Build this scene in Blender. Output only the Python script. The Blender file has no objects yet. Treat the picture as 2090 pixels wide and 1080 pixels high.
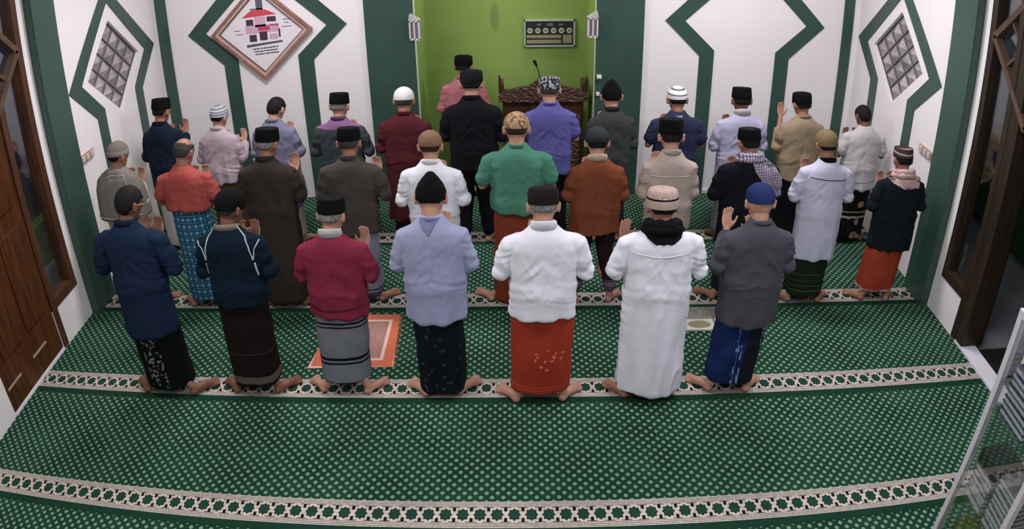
import bpy, bmesh, math, random
import numpy as np
from mathutils import Vector, Matrix
from mathutils.bvhtree import BVHTree
random.seed(7); np.random.seed(7)
SC = bpy.context.scene
PI = math.pi

# ------------------------------------------------------------------ camera
# a ceiling mounted wide lens with barrel distortion (theta as a polynomial of the image radius)
cam_d = bpy.data.cameras.new('ceiling_camera')
cam = bpy.data.objects.new('ceiling_camera', cam_d)
SC.collection.objects.link(cam)
cam.location = (0, 0, 3.403)
K = 36.0 / 2090 * 1000
cam_d.type = 'PANO'
cam_d.panorama_type = 'FISHEYE_LENS_POLYNOMIAL'
cam_d.sensor_width = 36.0
cam_d.sensor_fit = 'HORIZONTAL'
cam_d.fisheye_fov = PI
cam_d.fisheye_polynomial_k0 = 0.0
cam_d.fisheye_polynomial_k1 = -0.654221 / K
cam_d.fisheye_polynomial_k2 = --0.054273 / K ** 2
cam_d.fisheye_polynomial_k3 = -0.026769 / K ** 3
cam_d.fisheye_polynomial_k4 = -0.007398 / K ** 4
cam_d.clip_start = 0.05
PITCH, ROLL, YAW = 0.505881, -0.016715, 0.012808
cam.matrix_world = (Matrix.Translation(cam.location) @ Matrix.Rotation(YAW, 4, 'Z')
                    @ Matrix.Rotation(PI / 2 - PITCH, 4, 'X') @ Matrix.Rotation(ROLL, 4, 'Z'))
SC.camera = cam

# ------------------------------------------------------------------ world, lamps, exposure
w = bpy.data.worlds.new('night_sky'); SC.world = w; w.use_nodes = True
w.node_tree.nodes['Background'].inputs[0].default_value = (0.012, 0.016, 0.03, 1)
w.node_tree.nodes['Background'].inputs[1].default_value = 1.0
SC.view_settings.view_transform = 'Standard'
SC.view_settings.look = 'None'
SC.view_settings.gamma = 1.0
SC.view_settings.use_curve_mapping = False
SC.view_settings.exposure = 0.0

def ceiling_or_added_lamp(x, y, power, size, col, z=3.68, sy=None):
    ld = bpy.data.lights.new('ceiling_or_added_lamp', 'AREA')
    ld.energy = power; ld.color = col; ld.shape = 'RECTANGLE'; ld.size = size; ld.size_y = sy or size
    lo = bpy.data.objects.new('ceiling_or_added_lamp', ld); SC.collection.objects.link(lo)
    lo.location = (x, y, z)
    return lo
ceiling_or_added_lamp(-2.0, 6.0, 72, 1.1, (1.0, 0.95, 0.98), sy=0.3)
ceiling_or_added_lamp(1.9, 6.0, 72, 1.1, (1.0, 0.96, 1.0), sy=0.3)
ceiling_or_added_lamp(-1.9, 3.3, 50, 1.1, (0.98, 1.0, 0.95), sy=0.3)
ceiling_or_added_lamp(1.9, 3.3, 50, 1.1, (0.95, 0.98, 1.0), sy=0.3)
ceiling_or_added_lamp(0.0, 0.9, 60, 1.2, (0.96, 0.98, 1.0), sy=0.4)
ceiling_or_added_lamp(-0.1, 8.25, 16, 0.4, (1.0, 0.98, 0.92), z=3.3)
ceiling_or_added_lamp(5.6, 5.4, 8, 0.5, (0.9, 1.0, 0.95), z=3.2)      # two added, unseen lamps brightening the floor and walls outside both openings
ceiling_or_added_lamp(-5.0, 4.2, 14, 0.5, (0.95, 1.0, 0.9), z=3.2)

# ------------------------------------------------------------------ small helpers
def lin(c):
    return tuple((v / 12.92 if v <= 0.04045 else ((v + 0.055) / 1.055) ** 2.4) for v in c)
def rgb(r, g, b):
    return lin((r / 255, g / 255, b / 255)) + (1.0,)

class NT:
    def __init__(s, name):
        s.m = bpy.data.materials.new(name); s.m.use_nodes = True
        s.t = s.m.node_tree; s.t.nodes.clear()
        s.out = s.t.nodes.new('ShaderNodeOutputMaterial')
        s.b = s.t.nodes.new('ShaderNodeBsdfPrincipled')
        s.t.links.new(s.b.outputs[0], s.out.inputs[0])
        s.tc = None
    def n(s, typ, **kw):
        x = s.t.nodes.new(typ)
        for k, v in kw.items(): setattr(x, k, v)
        return x
    def put(s, sock, v):
        if isinstance(v, bpy.types.NodeSocket): s.t.links.new(v, sock)
        elif v is not None: sock.default_value = v
    def math(s, op, a, b=None, c=None):
        x = s.n('ShaderNodeMath', operation=op)
        s.put(x.inputs[0], a)
        if b is not None: s.put(x.inputs[1], b)
        if c is not None: s.put(x.inputs[2], c)
        return x.outputs[0]
    def lt(s, a, b): return s.math('LESS_THAN', a, b)
    def gt(s, a, b): return s.math('GREATER_THAN', a, b)
    def both(s, a, b): return s.math('MULTIPLY', a, b)
    def either(s, a, b): return s.math('MAXIMUM', a, b)
    def within(s, v, lo, hi): return s.both(s.gt(v, lo), s.lt(v, hi))
    def xyz(s):
        if not s.tc:
            s.tc = s.n('ShaderNodeTexCoord')
            s.sep = s.n('ShaderNodeSeparateXYZ'); s.t.links.new(s.tc.outputs['Object'], s.sep.inputs[0])
        return s.sep.outputs[0], s.sep.outputs[1], s.sep.outputs[2]
    def co(s, scale=(1, 1, 1)):
        s.xyz()
        mp = s.n('ShaderNodeMapping'); mp.inputs['Scale'].default_value = scale
        s.t.links.new(s.tc.outputs['Object'], mp.inputs[0]); return mp.outputs[0]
    def noise(s, scale, detail=3, vec=None, rough=0.5):
        x = s.n('ShaderNodeTexNoise'); x.inputs['Scale'].default_value = scale
        x.inputs['Detail'].default_value = detail; x.inputs['Roughness'].default_value = rough
        s.put(x.inputs['Vector'], vec if vec is not None else s.co()); return x.outputs[0]
    def voro(s, scale, vec=None, feature='F1'):
        x = s.n('ShaderNodeTexVoronoi', feature=feature); x.inputs['Scale'].default_value = scale
        s.put(x.inputs['Vector'], vec if vec is not None else s.co()); return x.outputs['Distance']
    def mix(s, f, a, b, blend='MIX'):
        x = s.n('ShaderNodeMix', data_type='RGBA', blend_type=blend)
        s.put(x.inputs[0], f); s.put(x.inputs[6], a); s.put(x.inputs[7], b); return x.outputs[2]
    def ramp(s, v, lo, hi):
        x = s.n('ShaderNodeMapRange'); s.put(x.inputs[0], v)
        x.inputs[1].default_value = lo; x.inputs[2].default_value = hi; return x.outputs[0]
    def bump(s, h, strength=0.3, dist=0.01):
        x = s.n('ShaderNodeBump'); x.inputs['Strength'].default_value = strength
        x.inputs['Distance'].default_value = dist; s.put(x.inputs['Height'], h)
        s.t.links.new(x.outputs[0], s.b.inputs['Normal'])
    def done(s, col, rough=0.8, spec=0.3, metal=0.0):
        s.put(s.b.inputs['Base Color'], col); s.put(s.b.inputs['Roughness'], rough)
        s.b.inputs['Specular IOR Level'].default_value = spec; s.b.inputs['Metallic'].default_value = metal
        return s.m

MC = {}
def adj(c):
    """dyed cloth is a little darker and greyer than its brightest reading"""
    L = 0.3 * c[0] + 0.55 * c[1] + 0.15 * c[2]
    return tuple(max(0.0, L + (v - L) * 0.84) ** 1.12 for v in c[:3]) + (1.0,)
def plain(name, c, rough=0.6, var=0.06, scale=9, spec=0.3, metal=0.0, bump=0.0):
    if name in MC: return MC[name]
    t = NT(name); f = t.noise(scale)
    c2 = tuple(v * (1 - var * 2.2) for v in c[:3]) + (1,)
    c3 = tuple(min(1, v * (1 + var)) for v in c[:3]) + (1,)
    col = t.mix(t.ramp(f, 0.3, 0.7), c2, c3)
    if bump: t.bump(t.noise(scale * 8), bump, 0.005)
    MC[name] = t.done(col, rough, spec, metal); return MC[name]

def cloth(name, c, var=0.05):
    """matt woven cloth, faint thread grain"""
    if name in MC: return MC[name]
    c = adj(c)
    t = NT(name); f = t.noise(14)
    c2 = tuple(v * (1 - var * 2) for v in c[:3]) + (1,)
    col = t.mix(t.ramp(f, 0.3, 0.7), c2, c)
    t.bump(t.noise(6, 3, t.co((2.4, 1.8, 0.45)), .45), 0.25, 0.02)
    MC[name] = t.done(col, 0.92, 0.12); return MC[name]

# ---- setting materials
M_WALL = plain('white_wall_paint', rgb(238, 232, 234), 0.55, 0.015, 1.2, 0.3)
M_GREEN = plain('dark_green_gloss_paint', rgb(54, 80, 71), 0.35, 0.05, 2.0, 0.45)
def lime_mat():
    t = NT('lime_green_paint'); x, y, z = t.xyz()
    col = t.mix(t.ramp(t.noise(1.0), .3, .7), rgb(134, 160, 84), rgb(144, 170, 92))
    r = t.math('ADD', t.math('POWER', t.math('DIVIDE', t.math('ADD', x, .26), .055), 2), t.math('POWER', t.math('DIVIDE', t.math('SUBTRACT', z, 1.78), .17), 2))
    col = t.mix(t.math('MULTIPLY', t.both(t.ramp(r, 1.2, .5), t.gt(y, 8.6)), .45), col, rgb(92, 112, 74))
    return t.done(col, .6, .3)
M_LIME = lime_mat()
M_CEIL = plain('ceiling_paint', rgb(225, 225, 222), 0.8, 0.01, 1.0)
M_SILL = plain('white_stone', rgb(222, 216, 226), 0.4, 0.03, 5)
M_ALU = plain('white_aluminium', rgb(205, 198, 206), 0.4, 0.02, 6, 0.5)
M_TILE_OUT = plain('grey_floor_tile', rgb(110, 108, 112), 0.5, 0.06, 2)
M_GROUND = plain('dark_outside_paving', rgb(60, 60, 62), 0.8, 0.1, 2)

def wood(name, c1, c2, sc=(30, 30, 2.5), rough=0.4):
    if name in MC: return MC[name]
    t = NT(name); f = t.noise(1.0, 5, t.co(sc), 0.6)
    col = t.mix(t.ramp(f, 0.3, 0.7), c1, c2)
    t.bump(f, 0.15, 0.004)
    MC[name] = t.done(col, rough, 0.4); return MC[name]
M_DOORWOOD = wood('brown_varnished_wood', rgb(52, 27, 12), rgb(96, 52, 22))
M_FRAMEWOOD = wood('red_brown_wood_frame', rgb(58, 34, 24), rgb(92, 56, 38))
M_DARKWOOD = wood('dark_frame_wood', rgb(32, 24, 18), rgb(56, 42, 30))
M_CARVED = None

def glass_mat(name, tint=(1, 1, 1, 1), alpha_mix=0.86, rough=0.03):
    if name in MC: return MC[name]
    m = bpy.data.materials.new(name); m.use_nodes = True; t = m.node_tree; t.nodes.clear()
    o = t.nodes.new('ShaderNodeOutputMaterial'); mx = t.nodes.new('ShaderNodeMixShader')
    tr = t.nodes.new('ShaderNodeBsdfTransparent'); gl = t.nodes.new('ShaderNodeBsdfGlossy')
    tr.inputs[0].default_value = tint; gl.inputs['Roughness'].default_value = rough
    lw_ = t.nodes.new('ShaderNodeLayerWeight'); lw_.inputs[0].default_value = 0.25; fr = t.nodes.new('ShaderNodeMath'); fr.operation = 'MULTIPLY'; fr.inputs[1].default_value = 0.55; t.links.new(lw_.outputs['Facing'], fr.inputs[0])
    t.links.new(fr.outputs[0], mx.inputs[0]); t.links.new(tr.outputs[0], mx.inputs[1]); t.links.new(gl.outputs[0], mx.inputs[2])
    t.links.new(mx.outputs[0], o.inputs[0]); MC[name] = m; return m
M_GLASS = glass_mat('clear_glass', (.97, .985, .975, 1))

def carpet_mat():
    t = NT('green_prayer_carpet'); x, y, z = t.xyz()
    base = t.mix(t.ramp(t.noise(3.0, 3), 0.35, 0.65), rgb(24, 52, 40), rgb(32, 66, 48))
    # staggered dots
    PX, PY = 0.067, 0.072
    def dots(ox, oy):
        u = t.math('SUBTRACT', t.math('FRACT', t.math('ADD', t.math('DIVIDE', x, PX), 100.25 + ox)), 0.5)
        v = t.math('SUBTRACT', t.math('FRACT', t.math('ADD', t.math('DIVIDE', y, PY), 100.1 + oy)), 0.5)
        u = t.math('MULTIPLY', t.math('ABSOLUTE', u), PX / 0.0135); v = t.math('MULTIPLY', t.math('ABSOLUTE', v), PY / 0.0155)
        d = t.math('POWER', t.math('ADD', t.math('POWER', u, 1.6), t.math('POWER', v, 1.6)), 1 / 1.6)
        return t.lt(d, 1.0)
    d = t.either(dots(0, 0), dots(0.5, 0.5))
    col = t.mix(d, base, rgb(112, 142, 124))
    # plain band at the near edge of the star stripe
    col = t.mix(t.lt(y, 0.0), col, rgb(22, 54, 41))
    # star stripe 0 .. 0.211
    beige = t.mix(t.ramp(t.noise(60, 2), 0.3, 0.7), rgb(172, 160, 154), rgb(204, 192, 184))
    a = t.math('ABSOLUTE', t.math('SUBTRACT', t.math('FRACT', t.math('ADD', t.math('DIVIDE', x, 0.101), 100.0)), 0.5))
    b = t.math('ABSOLUTE', t.math('DIVIDE', t.math('SUBTRACT', y, 0.105), 0.13))
    st = t.math('MINIMUM', t.math('MAXIMUM', a, b), t.math('DIVIDE', t.math('ADD', a, b), 1.38))
    cell = beige
    black = rgb(24, 16, 20)
    m = t.both(t.gt(a, 0.405), t.within(b, 0.2, 0.46))
    m = t.either(m, t.both(t.gt(a, 0.2), t.within(b, 0.42, 0.465)))
    m = t.either(m, t.both(t.lt(a, 0.045), t.lt(b, 0.36)))
    m = t.either(m, t.both(t.lt(b, 0.04), t.lt(a, 0.37)))
    m = t.either(m, t.lt(st, 0.285))
    cell = t.mix(m, cell, black)
    cell = t.mix(t.lt(st, 0.248), cell, rgb(30, 62, 52))
    lines = t.gt(t.math('SINE', t.math('MULTIPLY', t.math('SUBTRACT', b, 0.5), 2 * PI / 0.10)), 0.55)
    cell = t.mix(t.both(lines, t.gt(b, 0.5)), cell, rgb(70, 62, 60))
    col = t.mix(t.within(y, 0.0, 0.211), col, cell)
    t.bump(t.noise(350, 2), 0.25, 0.004)
    return t.done(col, 0.95, 0.1)
M_CARPET = carpet_mat()

def skin_mat(name, c):
    if name in MC: return MC[name]
    t = NT(name)
    col = t.mix(t.ramp(t.noise(18), 0.3, 0.7), tuple(v * .85 for v in c[:3]) + (1,), c)
    t.b.inputs['Subsurface Weight'].default_value = 0.0
    MC[name] = t.done(col, 0.5, 0.35); return MC[name]

# ------------------------------------------------------------------ mesh helpers
def link(o, parent=None):
    SC.collection.objects.link(o)
    if parent is not None: o.parent = parent
    return o
def obj(name, bm, mat=None, parent=None, smooth=False, loc=None):
    me = bpy.data.meshes.new(name)
    if isinstance(bm, bmesh.types.BMesh):
        bmesh.ops.recalc_face_normals(bm, faces=bm.faces); bm.to_mesh(me); bm.free()
    else:
        bm_v, bm_f = bm; me.from_pydata(bm_v, [], bm_f)
    for mm in (mat if isinstance(mat, (list, tuple)) else [mat]):
        if mm: me.materials.append(mm)
    if smooth:
        me.shade_smooth()
    o = bpy.data.objects.new(name, me)
    if loc: o.location = loc
    return link(o, parent)
def tag(o, label, cat=None, group=None, kind=None):
    o['label'] = label
    if cat: o['category'] = cat
    if group: o['group'] = group
    if kind: o['kind'] = kind
    return o
def struct(o):
    o['kind'] = 'structure'; return o
def empty(name, loc, label, cat, group=None, rz=0):
    o = bpy.data.objects.new(name, None); o.location = loc; o.rotation_euler = (0, 0, rz); o.empty_display_size = 0.1
    link(o); tag(o, label, cat, group); return o
def box(bm, x0, x1, y0, y1, z0, z1, bev=0.0):
    r = bmesh.ops.create_cube(bm, size=1)
    for v in r['verts']:
        v.co = Vector(((x0 + x1) / 2 + v.co.x * (x1 - x0), (y0 + y1) / 2 + v.co.y * (y1 - y0), (z0 + z1) / 2 + v.co.z * (z1 - z0)))
    if bev:
        es = list({e for v in r['verts'] for e in v.link_edges})
        bmesh.ops.bevel(bm, geom=es, offset=bev, segments=2, affect='EDGES', profile=0.5)
    return r['verts']
def boxes(*bs, bev=0.0):
    bm = bmesh.new()
    for b in bs: box(bm, *b, bev=bev)
    return bm
def bar(bm, p, q, wid, dep, up=Vector((0, 0, 1))):
    """square bar from p to q, wid across, dep along 'up'"""
    p = Vector(p); q = Vector(q); d = (q - p).normalized(); s = d.cross(up).normalized(); u = s.cross(d)
    vs = [bm.verts.new(e + s * (sx * wid / 2) + u * (uy * dep / 2)) for e in (p, q) for sx, uy in ((-1, -1), (1, -1), (1, 1), (-1, 1))]
    for f in ((0, 1, 2, 3), (7, 6, 5, 4), (0, 4, 5, 1), (1, 5, 6, 2), (2, 6, 7, 3), (3, 7, 4, 0)):
        bm.faces.new([vs[i] for i in f])
def prism(bm, pts, a, b, axis='y'):
    """extrude polygon pts (2D) from a to b along axis"""
    def mk(p, t):
        return {'y': (p[0], t, p[1]), 'x': (t, p[0], p[1]), 'z': (p[0], p[1], t)}[axis]
    A = [bm.verts.new(mk(p, a)) for p in pts]; B = [bm.verts.new(mk(p, b)) for p in pts]
    n = len(pts)
    bm.faces.new(A); bm.faces.new(B[::-1])
    for i in range(n): bm.faces.new((A[i], B[i], B[(i + 1) % n], A[(i + 1) % n]))
def loft(bm, rings, n=28, cap=True, start=0.0):
    """rings: (cx, cy, cz, a, b[, expo]) horizontal ellipses"""
    R = []
    for r in rings:
        e = r[5] if len(r) > 5 else 2.0
        ring = []
        for i in range(n):
            t = 2 * PI * i / n + start; c, s_ = math.cos(t), math.sin(t)
            ring.append(bm.verts.new((r[0] + r[3] * math.copysign(abs(c) ** (2 / e), c), r[1] + r[4] * math.copysign(abs(s_) ** (2 / e), s_), r[2])))
        R.append(ring)
    for A, B in zip(R, R[1:]):
        for i in range(n): bm.faces.new((A[i], A[(i + 1) % n], B[(i + 1) % n], B[i]))
    if cap:
        bm.faces.new(R[0][::-1]); bm.faces.new(R[-1])
    return R
def tube(bm, pts, rad, n=10, flat=1.0, closed=False):
    """tube along pts with radii; rounded ends"""
    P = [Vector(p) for p in pts]; rr = list(rad) if hasattr(rad, '__len__') else [rad] * len(P)
    if not closed:
        d0 = (P[0] - P[1]).normalized(); d1 = (P[-1] - P[-2]).normalized()
        Q = [P[0] + d0 * rr[0] * .85, P[0] + d0 * rr[0] * .5] + P + [P[-1] + d1 * rr[-1] * .5, P[-1] + d1 * rr[-1] * .85]
        R_ = [rr[0] * .5, rr[0] * .86] + rr + [rr[-1] * .86, rr[-1] * .5]
    else: Q, R_ = P, rr
    prev = None; rings = []
    for i, p in enumerate(Q):
        if closed: d = (Q[(i + 1) % len(Q)] - Q[i - 1]).normalized()
        else: d = (Q[min(i + 1, len(Q) - 1)] - Q[max(i - 1, 0)]).normalized()
        if prev is None:
            ref = Vector((0, 0, 1)) if abs(d.z) < 0.9 else Vector((0, 1, 0))
            u = d.cross(ref).normalized()
        else:
            u = (prev - d * prev.dot(d)).normalized()
        prev = u; v = d.cross(u)
        rings.append([bm.verts.new(p + (u * math.cos(2 * PI * k / n) + v * math.sin(2 * PI * k / n) * flat) * R_[i]) for k in range(n)])
    m = len(rings)
    for i in range(m if closed else m - 1):
        A, B = rings[i], rings[(i + 1) % m]
        for k in range(n): bm.faces.new((A[k], A[(k + 1) % n], B[(k + 1) % n], B[k]))
    if not closed:
        bm.faces.new(rings[0][::-1]); bm.faces.new(rings[-1])
    return rings
def ball(bm, c, r, M=None, seg=16, rings=10):
    g = bmesh.ops.create_uvsphere(bm, u_segments=seg, v_segments=rings, radius=1)
    for v in g['verts']:
        p = Vector((v.co.x * r[0], v.co.y * r[1], v.co.z * r[2]))
        if M is not None: p = M @ p
        v.co = p + Vector(c)

_tab = np.random.RandomState(3).rand(64, 64, 64)
def vnoise(p):
    """numpy value noise 0..1, p (N,3)"""
    i = np.floor(p).astype(int); f = p - i; f = f * f * (3 - 2 * f); i &= 63; j = (i + 1) & 63
    g = lambda a, b, c: _tab[a, b, c]
    x0, y0_, z0 = i.T; x1, y1, z1 = j.T; fx, fy, fz = f.T
    c00 = g(x0, y0_, z0) * (1 - fx) + g(x1, y0_, z0) * fx; c10 = g(x0, y1, z0) * (1 - fx) + g(x1, y1, z0) * fx
    c01 = g(x0, y0_, z1) * (1 - fx) + g(x1, y0_, z1) * fx; c11 = g(x0, y1, z1) * (1 - fx) + g(x1, y1, z1) * fx
    return (c00 * (1 - fy) + c10 * fy) * (1 - fz) + (c01 * (1 - fy) + c11 * fy) * fz
def fuse(bm, voxel, smooth=3, fac=0.5):
    """fuse overlapping closed shapes of a bmesh into one continuous skin -> (verts Nx3, faces)"""
    me = bpy.data.meshes.new('tmp'); bmesh.ops.recalc_face_normals(bm, faces=bm.faces); bm.to_mesh(me); bm.free()
    o = bpy.data.objects.new('tmp', me); SC.collection.objects.link(o)
    md = o.modifiers.new('r', 'REMESH'); md.mode = 'VOXEL'; md.voxel_size = voxel; md.adaptivity = 0
    if smooth:
        s = o.modifiers.new('s', 'SMOOTH'); s.iterations = smooth; s.factor = fac
    dg = bpy.context.evaluated_depsgraph_get(); dg.update()
    out = bpy.data.meshes.new_from_object(o.evaluated_get(dg))
    bpy.data.objects.remove(o); bpy.data.meshes.remove(me)
    return out
def getv(me):
    a = np.empty(len(me.vertices) * 3, np.float32); me.vertices.foreach_get('co', a); return a.reshape(-1, 3).astype(float)
def setv(me, a):
    me.vertices.foreach_set('co', a.astype(np.float32).ravel()); me.update()
def getn(me):
    a = np.empty(len(me.vertices) * 3, np.float32); me.vertices.foreach_get('normal', a); return a.reshape(-1, 3).astype(float)
def mesh_obj(name, me, mat, parent=None):
    me.name = name; me.materials.clear(); me.materials.append(mat); me.shade_smooth()
    return link(bpy.data.objects.new(name, me), parent)

# ================================================================== THE ROOM
XL, XR, YF, ZC, YB, TH = -3.88, 3.63, 7.74, 3.78, -1.6, 0.15
struct(obj('floor', boxes((XL - TH, XR + TH, YB, 9.0, -0.2, 0.0)), M_TILE_OUT))
struct(obj('ceiling', boxes((XL - TH, XR + TH, YB, 9.0, ZC, ZC + 0.1)), M_CEIL))
struct(obj('wall_back', boxes((XL - TH, XR + TH, YB - 0.15, YB, 0, ZC)), M_WALL))
# recess of the imam: opening x -1.05 .. 0.79, 0.9 m deep
RX0, RX1, RY = -1.05, 0.79, 8.64
struct(obj('wall_front', boxes((XL - TH, RX0, YF, YF + 0.12, 0, ZC), (RX1, XR + TH, YF, YF + 0.12, 0, ZC), (RX0, RX1, YF, YF + 0.12, 3.4, ZC)), M_WALL))
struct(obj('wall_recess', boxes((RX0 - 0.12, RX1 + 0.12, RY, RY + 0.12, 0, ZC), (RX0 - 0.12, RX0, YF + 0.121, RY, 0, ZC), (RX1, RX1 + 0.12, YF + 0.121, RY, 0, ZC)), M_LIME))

def side_wall(name, X, s, cY, cz, hy, hz):
    """s = -1 left wall, +1 right wall. opening Y 3.8..5.2 for window and door"""
    bm = bmesh.new()
    X1 = X + s * TH
    box(bm, min(X, X1), max(X, X1), YB, 3.8, 0, ZC)
    box(bm, min(X, X1), max(X, X1), 5.19, 5.73, 0, ZC)
    box(bm, min(X, X1), max(X, X1), 4.72, 5.19, 0, 0.38)
    box(bm, min(X, X1), max(X, X1), 3.8, 5.19, 3.2, ZC)
    # bay with the diamond hole, Y 5.73 .. 7.74
    R = [(5.73, 0), (YF, 0), (YF, ZC), (5.73, ZC)]; D = [(cY, cz - hz), (cY + hy, cz), (cY, cz + hz), (cY - hy, cz)]
    A = [bm.verts.new((X, *p)) for p in R + D]; B = [bm.verts.new((X1, *p)) for p in R + D]
    F = [(0, 1, 4), (1, 5, 4), (1, 2, 5), (2, 6, 5), (2, 3, 6), (3, 7, 6), (3, 0, 7), (0, 4, 7)]
    for f in F:
        bm.faces.new([A[i] for i in f]); bm.faces.new([B[i] for i in f[::-1]])
    for i in range(4):
        j = (i + 1) % 4
        bm.faces.new((A[4 + i], A[4 + j], B[4 + j], B[4 + i])); bm.faces.new((A[i], B[i], B[j], A[j]))
    struct(obj(name, bm, M_WALL))
side_wall('wall_left', XL, -1, 6.70, 1.925, 0.55, 0.46)
side_wall('wall_right', XR, 1, 6.76, 1.875, 0.55, 0.46)

# diamond glass block windows
M_BLOCK = plain('pressed_glass_block', rgb(166, 158, 163), 0.16, 0.22, 7, 0.6)
def block_window(name, X, s, cY, cz, hy, hz):
    fr = bmesh.new(); n = 4
    Xg = X + s * 0.05
    # grid in diamond axes: corners from bottom vertex
    e1 = Vector((0, hy, hz)) / n; e2 = Vector((0, -hy, hz)) / n; o = Vector((Xg, cY, cz - hz))
    for i in range(n):
        for j in range(n):
            a = o + e1 * i + e2 * j
            c = [a + (e1 + e2) * 0.03, a + e1 * .97 + e2 * .03, a + (e1 + e2) * .97, a + e2 * .97 + e1 * .03]
            vs = [fr.verts.new(p) for p in c]
            ap = fr.verts.new(a + (e1 + e2) * 0.5 + Vector((-s * 0.045, 0, 0)))
            bk = [fr.verts.new(p + Vector((s * 0.05, 0, 0))) for p in c]
            for k in range(4):
                l = (k + 1) % 4
                fr.faces.new((vs[k], vs[l], ap)); fr.faces.new((vs[k], bk[k], bk[l], vs[l]))
            fr.faces.new(bk)
    g = struct(obj(name, fr, M_BLOCK))
    gr = bmesh.new()
    for k in range(n + 1):
        bar(gr, o + e1 * k, o + e1 * k + e2 * n, 0.008, 0.03, up=Vector((1, 0, 0)))
        bar(gr, o + e2 * k, o + e2 * k + e1 * n, 0.008, 0.03, up=Vector((1, 0, 0)))
    obj('window_grid', gr, plain('grey_mortar', rgb(110, 104, 108), 0.8), g)
block_window('window_1', XL, -1, 6.70, 1.925, 0.545, 0.455)
block_window('window_2', XR, 1, 6.76, 1.875, 0.545, 0.455)

# green diamond-and-legs bands painted and slightly raised on the plaster
def band(name, axis, plane, s, c, cz, ho, hi, lo, li, zo, zi):
    """closed diamond on two legs. ho/hi outer/inner half width at the points, lo/li legs"""
    up_o, up_i = (cz - zo) / (ho - lo) * ho, (cz - zi) / (hi - li) * hi
    bm = bmesh.new()
    a, b = plane, plane + s * 0.012
    for sg in (-1, 1):
        # upper arm
        prism(bm, [(c + sg * ho, cz), (c, cz + up_o), (c, cz + up_i), (c + sg * hi, cz)], a, b, axis)
        prism(bm, [(c + sg * ho, cz), (c + sg * hi, cz), (c + sg * li, zi), (c + sg * lo, zo)], a, b, axis)
        prism(bm, [(c + sg * lo, zo), (c + sg * li, zi), (c + sg * li, 0.0), (c + sg * lo, 0.0)], a, b, axis)
    struct(obj(name, bm, M_GREEN))
band('trim_1', 'y', YF, -1, -2.62, 1.94, 0.88, 0.67, 0.50, 0.335, 1.58, 1.635)
band('trim_2', 'y', YF, -1, 2.36, 1.925, 0.865, 0.66, 0.49, 0.335, 1.56, 1.62)
band('trim_3', 'x', XL, 1, 6.70, 1.92, 0.915, 0.685, 0.50, 0.345, 1.55, 1.60)
band('trim_4', 'x', XR, -1, 6.76, 1.87, 0.93, 0.70, 0.505, 0.35, 1.51, 1.56)
struct(obj('trim_5', boxes((-3.86, -3.725, YF - 0.012, YF, 0, ZC)), M_GREEN))
struct(obj('trim_6', boxes((3.44, 3.56, YF - 0.012, YF, 0, ZC)), M_GREEN))
struct(obj('trim_7', boxes((-1.55, RX0, YF - 0.035, YF, 0, ZC)), M_GREEN))
struct(obj('trim_8', boxes((RX1, 1.275, YF - 0.035, YF, 0, ZC)), M_GREEN))
# corner pilasters on the side walls
struct(obj('trim_9', boxes((XL, XL + 0.085, 5.30, 5.66, 0, ZC), bev=0.004), M_GREEN))
struct(obj('trim_10', boxes((XR - 0.085, XR, 5.30, 5.66, 0, ZC), bev=0.004), M_GREEN))
M_BASEW = plain('white_tile_base', rgb(220, 214, 212), 0.35, 0.02)
struct(obj('baseboard_front', boxes((-3.6, -3.13, YF - 0.02, YF, 0, 0.05), (-2.1, -1.56, YF - 0.02, YF, 0, 0.05), (1.29, 1.86, YF - 0.02, YF, 0, .05), (2.03, 2.68, YF - 0.02, YF, 0, .05), (2.86, 3.43, YF - 0.02, YF, 0, .05)), M_BASEW))

# ---- window and door openings in the side walls
def opening(s, X, tagname, n):
    Xo = X + s * TH; xa, xb = sorted((X - s * 0.012, X + s * 0.10))
    # side window with wooden frame
    wn = struct(obj('window_%d' % n, boxes((xa, xb, 5.11, 5.19, 0.38, 3.2), (xa, xb, 4.725, 4.80, 0.02, 3.2), (xa, xb, 4.80, 5.11, 0.38, 0.47), (xa, xb, 4.80, 5.11, 3.12, 3.2), bev=0.006), M_FRAMEWOOD if s < 0 else M_DARKWOOD))
    xg = X + s * 0.05
    obj('window_pane', boxes((min(xg, xg + s * .006), max(xg, xg + s * .006), 4.80, 5.11, 0.47, 3.12)), M_GLASS, wn)
    # diamond lattice transom over window and door
    lat = bmesh.new(); cY, cz, hh = 4.52, 2.50, 0.60; xx = X + s * 0.02
    V = lambda y, z: Vector((xx, y, z))
    c = [V(cY + hh, cz), V(cY, cz + hh * .92), V(cY - hh, cz), V(cY, cz - hh * .92)]
    for i in range(4): bar(lat, c[i], c[(i + 1) % 4], 0.05, 0.07, up=Vector((1, 0, 0)))
    for k in (1, 2):
        f = k / 3
        bar(lat, c[0].lerp(c[1], f), c[3].lerp(c[2], f), 0.025, 0.04, up=Vector((1, 0, 0)))
        bar(lat, c[1].lerp(c[2], f), c[0].lerp(c[3], f), 0.025, 0.04, up=Vector((1, 0, 0)))
    obj('lattice', lat, plain('lattice_wood', rgb(92, 70, 58), 0.5, 0.1), wn)
    # threshold
    struct(obj('trim_%d' % (10 + n), boxes((min(X - s * .01, Xo), max(X - s * .01, Xo), 3.80, 4.72, -0.001, 0.035), bev=0.004), M_SILL))
    return wn
opening(-1, XL, 'left', 3)
opening(1, XR, 'right', 4)
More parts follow.
